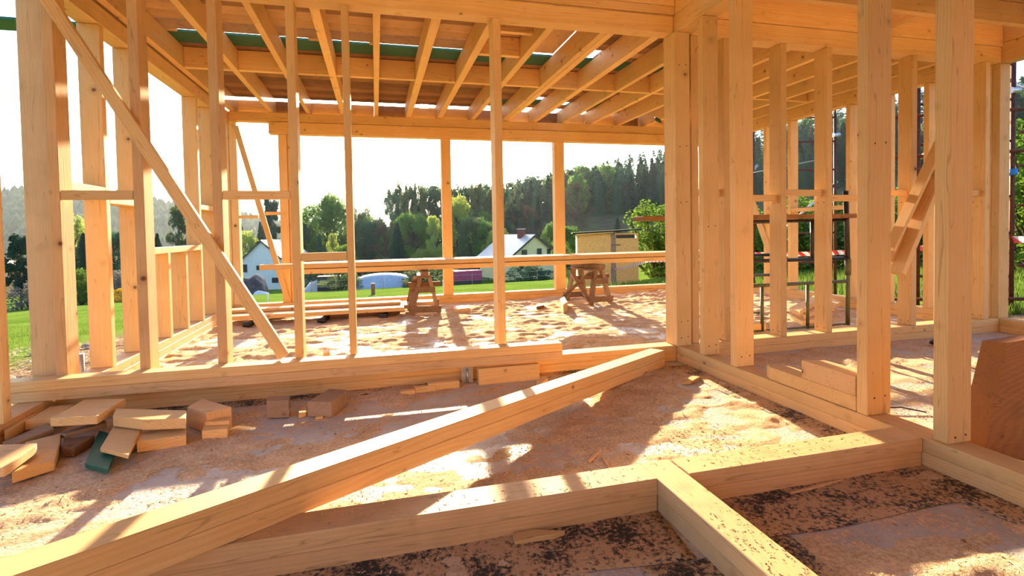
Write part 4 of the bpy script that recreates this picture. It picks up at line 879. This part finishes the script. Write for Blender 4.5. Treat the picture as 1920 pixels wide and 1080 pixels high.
house('hillside_house', 'little grey-roofed house far up behind the yellow house', 14.6, 150, radians(50), 7, 9, 2.6, 4.6, GREYW, ROOFGREY, [], z=-2.5)
house('hillside_house', 'little pale house far behind, left of the shed roof', 20.3, 150, radians(20), 7, 9, 3.0, 5.0, GREYW, ROOFGREY, [], z=-2.2)
# polytunnel, container, tarp-covered trailer, rubble
def hump(name, lb, cat, az, d, W, D, Ht, mat, rz=0, n_=10, flat=0.3, parent=None, seed=0, rough=0.0, dz=0.0):
    V, F = [], []
    for j in range(7):
        for i in range(n_+1):
            u, v = i/n_, j/6
            x = (u-0.5)*W; y = (v-0.5)*D
            z = Ht*min(1, (sin(pi*u)**flat))*min(1, sin(pi*v)**flat if 0 < v < 1 else 0)
            z *= 1+rough*noise.noise(Vector((x*1.3+seed, y*1.3, 0)))
            V.append((x, y, z-0.1))
    for j in range(6):
        for i in range(n_): a = j*(n_+1)+i; F.append((a, a+1, a+n_+2, a+n_+1))
    p = pol(az, d, dz)
    return mesh_raw(name, V, F, mat, lb, cat, smooth=True, mw=Matrix.Translation(p) @ Matrix.Rotation(rz, 4, 'Z'), parent=parent)
hump('polytunnel', 'pale blue-grey plastic polytunnel beyond the lawn, left of the first trestle', 'polytunnel', 0.6, 58, 6.6, 5, 1.75, PLASTIC, flat=0.22)
hump('rubble_heap', 'small pale heap of sheets by the lawn edge right of the white house', 'heap', -6.2, 62, 3.2, 2, 1.3, ROOFPALE, flat=0.7, seed=3, rough=0.5)
hump('rubble_heap', 'white bag pile on the lawn edge in front of the brown tarpaulin', 'heap', -11.3, 60, 1.6, 1, 0.5, WHITEP, flat=0.5, seed=4, rough=0.4)
hump('covered_trailer', 'trailer under a dark brown tarpaulin in front of the white house', 'trailer', -12.0, 66, 3.0, 3, 2.3, TARP, flat=0.3, seed=5, rough=0.3)
e = empty('container', (0, 0, 0), 'magenta container beyond the lawn behind the far stud', 'container')
abox('body', -1.6, 1.6, 0, 2.2, 0.65, 1.75, MAGENTA, parent=e, bev=0.02); abox('skid', -1.6, 1.6, 0.1, 2.1, 0, 0.63, DARKTRIM, parent=e, bev=0)
place(e, pol(9.8, 60, 0.05), 0)
abox('garden_hut', -1.2, 1.2, 0, 1.5, 0, 1.6, DARKTRIM, 'dark garden hut between the rubble heap and the bushes', 'hut', bev=0).location += pol(-4.9, 60)
p = pol(-0.45, 27.6); abox('wooden_stake', p.x-0.10, p.x+0.10, p.y-0.08, p.y+0.08, p.z-0.1, p.z+0.60, STUMP, 'reddish brown wooden stake standing on the lawn', 'stake')
for az_, d_, h_, lb in ((-10.7, 21.6, 0.55, 'thin white peg on the lawn below the white house'), (8.0-1.0, 21, 0.6, 'thin grey peg on the lawn right of the first trestle'), (13.4, 40, 1.2, 'white fence post in front of the yellow house')):
    p = pol(az_, d_); tube('peg', [(p.x, p.y, p.z-0.1), (p.x, p.y, p.z+h_)], 0.022, WHITEP, label=lb, cat='peg')
# wire fence at the lower lawn edge
e = empty('wire_fence', pol(2, 52), 'thin wire garden fence along the lower edge of the lawn', 'fence')
fp = [pol(-9+2.4*k, 52, 0) for k in range(14)]
for p in fp: tube('post', [(p.x, p.y, p.z), (p.x, p.y, p.z+1.1)], 0.03, GREYW, e, seg=5)
for h_ in (0.45, 1.0): tube('wire', [(p.x, p.y, p.z+h_) for p in fp], 0.008, GALV, e, seg=4)
# stones and debris on the trampled soil
rr = random.Random(8)
for i in range(26):
    if i < 14: x, y = rr.uniform(-4.3, -2.4), rr.uniform(4.2, 8.0)
    else: x, y = rr.uniform(6.6, 9.3), rr.uniform(3.6, 7.5)
    bm = bmesh.new(); bmesh.ops.create_icosphere(bm, subdivisions=2, radius=rr.uniform(0.05, 0.13))
    for v in bm.verts: v.co *= 1+0.4*noise.noise(v.co*9+Vector((i, 0, 0))); v.co.z *= 0.5
    me = bpy.data.meshes.new('stone'); bm.to_mesh(me); bm.free()
    tag(link('stone', me, STONE, Matrix.Translation((x, y, terr(x, y)+0.02))), 'stone lying on the trampled soil ' + ('outside the left wall' if i < 14 else 'below the right scaffolding'), 'stone', 'stones outside the ' + ('left wall' if i < 14 else 'right wall'))
# long grass blades and debris (uncountable)
def blades(lb, n_, gen, h0, h1):
    V, F = [], []; r_ = random.Random(n_)
    while len(F) < n_:
        q = gen(r_)
        if q is None: continue
        x, y = q; z = terr(x, y); h = r_.uniform(h0, h1); a = r_.uniform(0, 2*pi); b = len(V); ww = h*0.07
        lx, ly = r_.uniform(-.4, .4)*h, r_.uniform(-.4, .4)*h
        V += [(x-cos(a)*ww, y-sin(a)*ww, z-0.02), (x+cos(a)*ww, y+sin(a)*ww, z-0.02), (x+lx, y+ly, z+h)]; F.append((b, b+1, b+2))
    mesh_raw('grass', V, F, GRASSB, lb, 'grass', kind='stuff')
def g1(r_):
    x, y = r_.uniform(7, 20), r_.uniform(3, 16)
    if noise.noise(Vector((x*.35, y*.35, 0)))*1.2 + max(x-6.2, y-8) < 2.6: return None
    return x, y
def g2(r_):
    a, d = radians(r_.uniform(-33, 27)), 8+22*r_.random()**1.6
    x, y = d*sin(a), d*cos(a)
    return (x, y) if (y > 10.4 or x < -4.6) else None
def g3(r_):
    x, y = r_.uniform(6.6, 9.0), r_.uniform(2.6, 5.6)
    return (x, y) if noise.noise(Vector((x*1.3, y*1.3, 2))) > 0.08 else None
blades('long bright grass beyond the scaffolding on the right', 26000, g1, 0.08, 0.24)
blades('short lawn grass beyond the far and left walls', 34000, g2, 0.03, 0.09)
blades('grass tufts around the scaffold feet at right', 6000, g3, 0.05, 0.16)

# ------------------------------------------------------------------ trees
def crown_mesh(kind, seed, nleaf, s):
    """unit tree: height 1, crown radius about r (x,y scaled at placing); returns (V, F, trunkV, trunkF)"""
    r_ = random.Random(seed); V, F = [], []
    def leaf(p, size, flat=None):
        a = Vector((r_.gauss(0, 1), r_.gauss(0, 1), r_.gauss(0, 0.7))).normalized(); b = a.orthogonal().normalized()
        b = (Quaternion(a, r_.uniform(0, 6.28)) @ b)
        if flat: a, b = flat
        k = len(V); a = a*size; b = b*size*0.6
        V.extend([p-a, p+b, p+a, p-b]); F.append((k, k+1, k+2, k+3))
    if kind == 'conifer':
        layers = max(12, nleaf//90)
        for i in range(layers):
            h = 0.10+0.90*(i/layers)**0.92; R = 0.5*(1-h)**0.85+0.02; nb = max(5, int(13*(1-h)+5))
            a0 = r_.uniform(0, 6.28)
            for j in range(nb):
                a = a0+6.283*j/nb+r_.uniform(-.2, .2); rl = R*r_.uniform(.75, 1.12)
                d = Vector((cos(a), sin(a), -0.28)); sd = Vector((-sin(a), cos(a), 0))
                m_ = max(2, int(nleaf/layers/nb))
                for q in range(m_):
                    t = (q+0.6)/m_*rl
                    p = Vector((0, 0, h)) + d*t + Vector((0, 0, r_.uniform(-.012, .012)))
                    leaf(p, s*(1.1-0.4*t/R), (d*0.9+sd*r_.choice((-.8, .8)), Vector((r_.uniform(-.3, .3), r_.uniform(-.3, .3), -0.55))+sd*0.3))
    else:
        cl = []
        ncl = {'round': 80, 'sparse': 38, 'shrub': 46, 'pine': 46, 'bare': 60, 'column': 60}[kind]
        for i in range(ncl):
            u = r_.random(); a = r_.uniform(0, 6.283)
            if kind == 'round': th = r_.uniform(0.22, 0.97); R = 0.5*sin(pi*min(1, max(0, (th-0.12)/0.92)))**0.6; rr_ = R*sqrt(r_.uniform(.25, 1))*0.86; cs = r_.uniform(.07, .13)
            elif kind == 'column': th = r_.uniform(0.12, 0.96); R = 0.5*(sin(pi*min(1, (th-0.05)/0.98))**0.5)*(1.05-th*.5); rr_ = R*sqrt(r_.random())*.85; cs = r_.uniform(.05, .10)
            elif kind == 'sparse': th = r_.uniform(0.45, 0.98); R = 0.42*sin(pi*(th-0.35)/0.72)**0.7; rr_ = R*sqrt(r_.random()); cs = r_.uniform(.04, .085)
            elif kind == 'pine': th = r_.uniform(0.30, 0.97); R = 0.45*(1.1-th)+0.05; rr_ = R*sqrt(r_.random()); cs = r_.uniform(.045, .09)
            elif kind == 'bare': th = r_.uniform(0.3, 0.97); R = 0.45*sin(pi*(th-0.2)/0.85)**0.6; rr_ = R*sqrt(r_.random()); cs = r_.uniform(.06, .11)
            else: th = r_.uniform(0.05, 0.9); R = 0.5*(1-(th*0.8)**2); rr_ = R*sqrt(r_.random()); cs = r_.uniform(.08, .14)
            cl.append((Vector((cos(a)*rr_, sin(a)*rr_, th)), cs))
        per = nleaf//ncl
        for c, cs in cl:
            for q in range(per):
                v = Vector((r_.gauss(0, 1), r_.gauss(0, 1), r_.gauss(0, 1))).normalized()*cs*r_.uniform(.55, 1.1)
                v.z *= 0.75 if kind != 'shrub' else 1.2
                leaf(c+v, s*r_.uniform(.6, 1.3))
    TV, TF = [], []
    def limb(p0, p1, r0, r1, sg=5):
        b = len(TV); ax = (p1-p0).normalized(); u = ax.orthogonal().normalized(); v = ax.cross(u)
        for p, rad_ in ((p0, r0), (p1, r1)):
            for k in range(sg): TV.append(p+(u*cos(6.283*k/sg)+v*sin(6.283*k/sg))*rad_)
        for k in range(sg): TF.append((b+k, b+(k+1) % sg, b+sg+(k+1) % sg, b+sg+k))
    if kind == 'shrub':
        for c, cs in cl[:26]: limb(Vector((c.x*.15, c.y*.15, 0)), c+Vector((0, 0, cs)), .012, .004, 4)
    else:
        limb(Vector((0, 0, -0.03)), Vector((0.01, 0, 0.55)), .022, .014, 6); limb(Vector((0.01, 0, 0.55)), Vector((0, 0, 0.96)), .014, .003, 5)
        if kind not in ('conifer',):
            for c, cs in cl: limb(Vector((0, 0, max(.12, c.z-.22))), c, .007, .002, 3)
    return V, F, TV, TF
SOFT = {}
def proto(kind, seed, nleaf, s):
    V, F, TV, TF = crown_mesh(kind, seed, nleaf, s)
    a = bpy.data.meshes.new(kind+'_crown'); a.from_pydata(V, [], F); a.update()
    b = bpy.data.meshes.new(kind+'_trunk'); b.from_pydata(TV, [], TF); b.update()
    return a, b
def tree(name, pr, az, d, h, r, mat, lb, cat='tree', group=None, trunk=BARK, parts=True, dz=0.0, rot=None):
    p = pol(az, d, dz-0.1); me, tm = pr
    def withmat(mesh, mt_):
        key = (mesh.name, mt_.name)
        if key not in SOFT:
            q = mesh.copy(); q.materials.clear(); q.materials.append(mt_); SOFT[key] = q
        return SOFT[key]
    e = empty(name, p, lb, cat, group); e.rotation_euler = (0, 0, rot if rot is not None else random.uniform(0, 6.28)); e.scale = (r*2, r*2, h)
    c = bpy.data.objects.new('crown', withmat(me, mat)); COL.objects.link(c); c.parent = e
    t = bpy.data.objects.new('trunk', withmat(tm, trunk)); COL.objects.link(t); t.parent = e
    return e
P_CON = [proto('conifer', 1, 5200, .024), proto('conifer', 2, 5200, .024)]
P_RND = [proto('round', 3, 12000, .018), proto('round', 4, 12000, .018)]
P_COL = [proto('column', 5, 9000, .016)]
P_SPA = [proto('sparse', 6, 6500, .013), proto('sparse', 7, 6500, .013)]
P_PIN = [proto('pine', 8, 8000, .018)]
P_BAR = [proto('bare', 9, 5000, .009)]
P_SHR = [proto('shrub', 10, 5200, .022), proto('shrub', 11, 5200, .022)]
T = [
 ('pine_tree', P_PIN[0], -28.9, 60, 6.4, 2.3, LEAF_D, 'dark bushy pine at the left lawn edge, nearest the left picture border'),
 ('shrub', P_SHR[0], -28.3, 57, 2.3, 1.5, LEAF_P, 'pale blossoming shrub below the dark bushy pine'),
 ('conifer', P_CON[0], -25.9, 82, 9.5, 2.4, LEAF_D, 'dark conifer seen between the corner stud and the first left-wall stud'),
 ('conifer', P_CON[1], -24.9, 76, 8.0, 2.2, LEAF_D, 'second dark conifer beside the first left-wall stud'),
 ('leafy_tree', P_RND[0], -25.6, 100, 12, 3.0, LEAF_Y, 'pale green tree rising behind the two dark conifers at left'),
 ('shrub', P_SHR[1], -25.2, 58, 3.2, 1.9, LEAF_L, 'lime green bush on the left lawn edge'),
 ('leafy_tree', P_RND[1], -22.9, 72, 7.6, 2.4, LEAF_F, 'dark green tree seen between the second and third left-wall studs'),
 ('shrub', P_SHR[0], -22.8, 60, 3.0, 1.8, LEAF_P, 'grey-white blossoming shrub on the left lawn edge'),
 ('shrub', P_SHR[1], -22.4, 52, 1.25, 1.1, LEAF_YY, 'bright yellow flowering shrub on the left lawn edge'),
 ('conifer', P_CON[1], -19.7, 84, 8.6, 2.0, LEAF_D, 'small dark conifer left of the tall brownish larch'),
 ('larch', P_PIN[0], -18.0, 82, 12.3, 2.7, LEAF_O, 'tall brownish larch behind the low window ledge'),
 ('conifer', P_CON[0], -17.1, 86, 11.0, 2.1, LEAF_D, 'dark conifer just right of the brownish larch'),
 ('leafy_tree', P_RND[0], -18.8, 66, 5.0, 2.6, LEAF_G, 'green tree low behind the short left-wall studs'),
 ('leafy_tree', P_RND[1], -12.6, 106, 9.6, 3.0, LEAF_Y, 'yellow-green tree behind the white house gable'),
 ('conifer', P_CON[0], -12.9, 118, 12, 2.2, LEAF_D, 'dark conifer top left of the white house'),
 ('pine_tree', P_PIN[0], -10.2, 104, 15.8, 3.6, LEAF_D, 'tall dark pine standing right behind the white house'),
 ('conifer', P_CON[1], -11.2, 110, 11.8, 2.0, LEAF_D, 'dark conifer behind the white house ridge'),
 ('conifer', P_CON[1], -7.0, 112, 14.8, 3.2, LEAF_F, 'dark green conifer right of the thin far-wall studs'),
 ('leafy_tree', P_RND[0], -4.9, 108, 16.5, 5.6, LEAF_G, 'largest round green tree in the middle distance'),
 ('conifer', P_CON[0], -5.7, 84, 8.4, 1.6, LEAF_F, 'small green cone-shaped tree in front of the largest round tree'),
 ('leafy_tree', P_COL[0], -4.4, 82, 8.4, 1.5, LEAF_Y, 'narrow lime green tree in front of the largest round tree'),
 ('leafy_tree', P_RND[1], -3.6, 84, 6.4, 2.6, LEAF_L, 'yellowish round bushy tree right of the narrow lime tree'),
 ('conifer', P_CON[0], -6.7, 78, 6.0, 2.2, LEAF_O, 'low brownish conifer right of the white house'),
 ('leafy_tree', P_SPA[0], -2.0, 116, 15.2, 4.2, LEAF_O, 'greyish sparse tree behind the horseshoe-knot stud gap'),
 ('leafy_tree', P_RND[1], -1.2, 112, 12.5, 3.6, LEAF_G, 'green tree just right of the thin stud in the wide opening'),
 ('leafy_tree', P_RND[0], 0.4, 114, 12.0, 3.8, LEAF_O, 'dull green tree in the wide opening'),
 ('leafy_tree', P_BAR[0], 1.0, 96, 10.8, 3.4, LEAF_B, 'bare pinkish brown tree beside the dark spruce'),
 ('conifer', P_CON[1], 2.2, 90, 10.3, 3.0, LEAF_D, 'dark spruce in front of the bright round tree'),
 ('leafy_tree', P_RND[0], 3.9, 96, 12.0, 4.3, LEAF_G, 'bright-topped round green tree right of the dark spruce'),
 ('shrub', P_SHR[0], 0.9, 76, 4.4, 3.6, LEAF_O, 'low olive shrub mass above the plank ends'),
 ('shrub', P_SHR[1], -1.0, 76, 3.4, 2.4, LEAF_B, 'low brown shrub in the wide opening'),
 ('birch', P_COL[0], 6.1, 90, 11.4, 2.5, LEAF_Y, 'yellow-green birch left of the middle far stud'),
 ('leafy_tree', P_RND[1], 4.9, 80, 5.6, 2.4, LEAF_Y, 'lime green low tree at the foot of the birch'),
 ('leafy_tree', P_RND[0], 8.6, 102, 15.2, 3.4, LEAF_Y, 'tall lime green tree just right of the middle far stud'),
 ('leafy_tree', P_RND[1], 10.6, 86, 10.2, 3.8, LEAF_O, 'dull green round tree behind the magenta container'),
 ('leafy_tree', P_RND[0], 12.0, 84, 9.4, 2.8, LEAF_G, 'green round tree left of the lone thin stud'),
 ('leafy_tree', P_RND[1], 13.1, 80, 8.2, 2.6, LEAF_Y, 'yellow-green tree at the left roof end of the yellow house'),
 ('leafy_tree', P_BAR[0], 16.4, 105, 12.5, 4.0, LEAF_B, 'bare brown tree rising behind the yellow house chimney'),
 ('conifer', P_CON[0], 17.6, 118, 13.2, 2.2, LEAF_D, 'dark conifer top behind the bare tree'),
 ('leafy_tree', P_RND[0], 19.4, 78, 8.4, 2.8, LEAF_G, 'green tree beside the yellow house, left of the right far stud'),
 ('leafy_tree', P_RND[1], 21.1, 58, 5.6, 2.2, LEAF_G, 'green tree between the right far stud and the shed'),
 ('leafy_tree', P_BAR[0], 21.9, 118, 15.0, 4.6, LEAF_B, 'bare brownish tree behind the shed roof'),
 ('conifer', P_CON[0], 26.2, 120, 5.0, 1.5, LEAF_D, 'small dark conifer on the meadow above the shed, left one'),
 ('conifer', P_CON[1], 27.9, 120, 5.4, 1.6, LEAF_D, 'small dark conifer on the meadow above the shed, right one'),
 ('shrub', P_SHR[0], 16.6, 60, 2.4, 3.0, LEAF_F, 'dark green shrubs against the yellow house wall'),
 ('shrub', P_SHR[0], 5.2, 55, 2.2, 2.6, LEAF_O, 'grey-green shrub right of the polytunnel'),
 ('shrub', P_SHR[1], -3.6, 57, 2.4, 2.2, LEAF_O, 'olive shrub left of the polytunnel'),
 ('willow_bush', P_SHR[1], 30.3, 25, 3.5, 1.9, LEAF_L, 'tall lime green twiggy bush right of the shed'),
 ('willow_bush', P_SHR[0], 33.6, 25, 3.4, 1.9, LEAF_L, 'twiggy green bush behind the corner post'),
 ('willow_bush', P_SHR[1], 37.5, 23, 2.9, 1.8, LEAF_G, 'twiggy green bush seen between the third post and the next stud'),
 ('willow_bush', P_SHR[0], 41.5, 22, 2.7, 1.8, LEAF_L, 'light green bush behind the steel trestle, left one'),
 ('willow_bush', P_SHR[1], 45.4, 21, 2.7, 1.8, LEAF_L, 'light green bush behind the steel trestle, right one'),
 ('willow_bush', P_SHR[0], 49.5, 20, 2.3, 1.8, LEAF_G, 'green bush behind the broad post by the stacked boards'),
 ('willow_bush', P_SHR[1], 53.2, 20, 2.4, 1.8, LEAF_G, 'green bush behind the stepped brace'),
 ('willow_bush', P_SHR[0], 57.8, 17, 3.4, 1.6, LEAF_L, 'lime green bush left of the nearest scaffold pole'),
 ('willow_bush', P_SHR[1], 60.6, 15, 3.2, 1.5, LEAF_L, 'lime green bush at the right picture edge'),
 ('leafy_tree', P_RND[0], 59.2, 24, 3.2, 2.4, LEAF_F, 'dark leafy thicket tree at the right picture edge'),
]
for (nme, pr, az_, d_, h_, r_, m_, lb) in T:
    tree(nme, pr, az_, d_, h_, r_, m_, lb, 'bush' if nme in ('shrub', 'willow_bush') else 'tree', trunk=BIRCH if nme == 'birch' else BARK)
for i in range(34):
    az_ = -8.5+0.72*i+random.uniform(-.2, .2); d_ = random.uniform(106, 124)
    if az_ > 14.5: break
    tree('leafy_tree', random.choice(P_RND+P_COL+P_CON), az_, d_, random.uniform(8.5, 11.5), random.uniform(2.6, 3.8), random.choice((LEAF_F, LEAF_O, LEAF_G)), 'low tree in the dense belt of greenery beyond the houses', 'tree', 'low trees of the middle belt')
# tall thin trees of the middle wood
for i in range(30):
    az_ = 1.8+0.42*i + random.uniform(-.15, .15); d_ = random.uniform(122, 150)
    if az_ > 20: break
    top = lin([(1, .083), (3, .094), (6.5, .094), (8, .085), (12, .094), (14.5, .088), (20, .085)])(az_)*random.uniform(.86, 1.02)
    p = pol(az_, d_); h_ = max(8, EYE + top*d_ - p.z)
    tree('tall_thin_tree', random.choice(P_SPA+P_SPA+P_PIN), az_, d_, h_, random.uniform(2.6, 3.8), random.choice((LEAF_F, LEAF_O, LEAF_F)), 'tall thin tree in the wood behind the bright round trees', 'tree', 'tall thin trees of the middle wood')
# low forest copies: single meshes with two materials
def merged(kind, seed, nleaf, s, leafm):
    V, F, TV, TF = crown_mesh(kind, seed, nleaf, s); b = len(V)
    me = bpy.data.meshes.new('forest_tree'); me.from_pydata(V+TV, [], F+[tuple(b+i for i in f) for f in TF]); me.update()
    me.materials.append(leafm); me.materials.append(BARK)
    me.polygons.foreach_set('material_index', [0]*len(F)+[1]*len(TF)); return me
FC = [merged('conifer', 21, 2200, .040, LEAF_D), merged('conifer', 22, 2200, .040, LEAF_F)]
FD = [merged('round', 23, 3200, .036, LEAF_F), merged('round', 24, 3200, .036, LEAF_G), merged('column', 25, 2800, .032, LEAF_F), merged('sparse', 26, 2200, .028, LEAF_O)]
FB = [merged('bare', 27, 1300, .012, LEAF_B)]
cnt = 0; extra = []
crest = lin([(5, .075), (12, .086), (13.6, .090), (19.5, .113), (23, .134), (27.5, .143), (31, .145), (40, .182), (45.5, .196), (53, .203), (59, .197), (66, .19)])
pts = []
for i in range(1500):
    az_ = random.uniform(9, 64); d_ = random.uniform(158, 245)
    pts.append((d_, az_))
pts.sort()
placed = []
for d_, az_ in pts:
    p = pol(az_, d_, -0.3)
    if any((p.x-q[0])**2+(p.y-q[1])**2 < 18 for q in placed): continue
    placed.append((p.x, p.y))
    con = noise.noise(Vector((az_*.12, d_*.02, 1))) + (0.25 if az_ > 26 else -0.1)
    h_ = random.uniform(11, 15)
    zt = EYE+crest(az_)*d_*1.02
    if p.z+h_ > zt: h_ = max(7, zt-p.z+random.uniform(-1.5, 1.0))
    if con+random.uniform(-.3, .3) > 0.1: me = random.choice(FC); nme = 'forest_conifer'; lb = 'conifer in the dense forest on the right hillside'; gp_ = 'conifers of the hillside forest'; rr_ = h_*.25
    elif random.random() < .08: me = FB[0]; nme = 'forest_bare_tree'; lb = 'bare brown tree in the hillside forest'; gp_ = 'bare trees of the hillside forest'; rr_ = h_*.25
    else: me = random.choice(FD); nme = 'forest_leafy_tree'; lb = 'leafy green tree in the forest on the right hillside'; gp_ = 'leafy trees of the hillside forest'; rr_ = h_*.31
    mm = Matrix.Translation(p) @ Matrix.Rotation(random.uniform(0, 6.28), 4, 'Z') @ Matrix.Diagonal((rr_*2, rr_*2, h_, 1))
    if cnt < 290:
        o = bpy.data.objects.new(nme, me); COL.objects.link(o); o.matrix_world = mm; tag(o, lb, 'tree', gp_); cnt += 1
    else: extra.append((mm, con))
def lowpoly_forest(name, lb, items, mat, leaf=140):
    V, F = [], []; r_ = random.Random(3)
    for mm, con in items:
        for q in range(leaf):
            h = r_.uniform(.1, 1)
            R = .5*(1-h)**.8 if con > 0.05 else .5*sin(pi*min(1, h*.95+.03))**.5
            a = r_.uniform(0, 6.28); rr_ = R*sqrt(r_.uniform(.35, 1))
            c = mm @ Vector((cos(a)*rr_, sin(a)*rr_, h)); k = len(V); s = r_.uniform(.35, .8)
            u = Vector((r_.gauss(0, 1), r_.gauss(0, 1), r_.gauss(0, .6))).normalized(); v = u.orthogonal().normalized()
            V.extend([c-u*s, c+v*s*.7, c+u*s, c-v*s*.7]); F.append((k, k+1, k+2, k+3))
    mesh_raw(name, V, F, mat, lb, 'forest', kind='stuff')
lowpoly_forest('hillside_forest', 'back rows of the dense forest covering the right hillside', extra, LEAF_F)
# woods on the left hill, uncountable
items = []
for i in range(2600):
    az_ = random.uniform(-33, -6); s_ = random.random(); d_ = 800*(.74+.26*s_)
    h = left_crest(az_); z = -16*(1-s_**.8)+h*s_**.8
    hh = random.uniform(11, 17)
    items.append((Matrix.Translation((d_*sin(radians(az_)), d_*cos(radians(az_)), z-1)) @ Matrix.Diagonal((hh*.55, hh*.55, hh, 1)), random.uniform(-.2, .2)))
V, F, MI = [], [], []
for mm, con in items:
    k = len(V); sg = 6
    rings = [(.12, .42), (.45, .5), (.8, .3), (1.0, 0.03)] if con < 0 else [(.1, .5), (.4, .34), (.72, .17), (1.0, .01)]
    ph = random.uniform(0, 6); 
    for h, R in rings:
        for j in range(sg): V.append(mm @ Vector((cos(ph+6.283*j/sg)*R*random.uniform(.8, 1.2), sin(ph+6.283*j/sg)*R*random.uniform(.8, 1.2), h)))
    mi_ = 0 if con > 0.0 else (1 if con < -.12 else 2)
    for r0 in range(3):
        for j in range(sg): F.append((k+r0*sg+j, k+r0*sg+(j+1) % sg, k+(r0+1)*sg+(j+1) % sg, k+(r0+1)*sg+j)); MI.append(mi_)
mesh_raw('left_hill_woods', V, F, [plain('far_conifers', (0.022, 0.045, 0.028), 0.95), plain('far_pale_trees', (0.085, 0.13, 0.05), 0.95), plain('far_leafy_trees', (0.045, 0.085, 0.04), 0.95)], 'hazy mixed woods covering the far left hill', 'forest', kind='stuff', mi=MI)
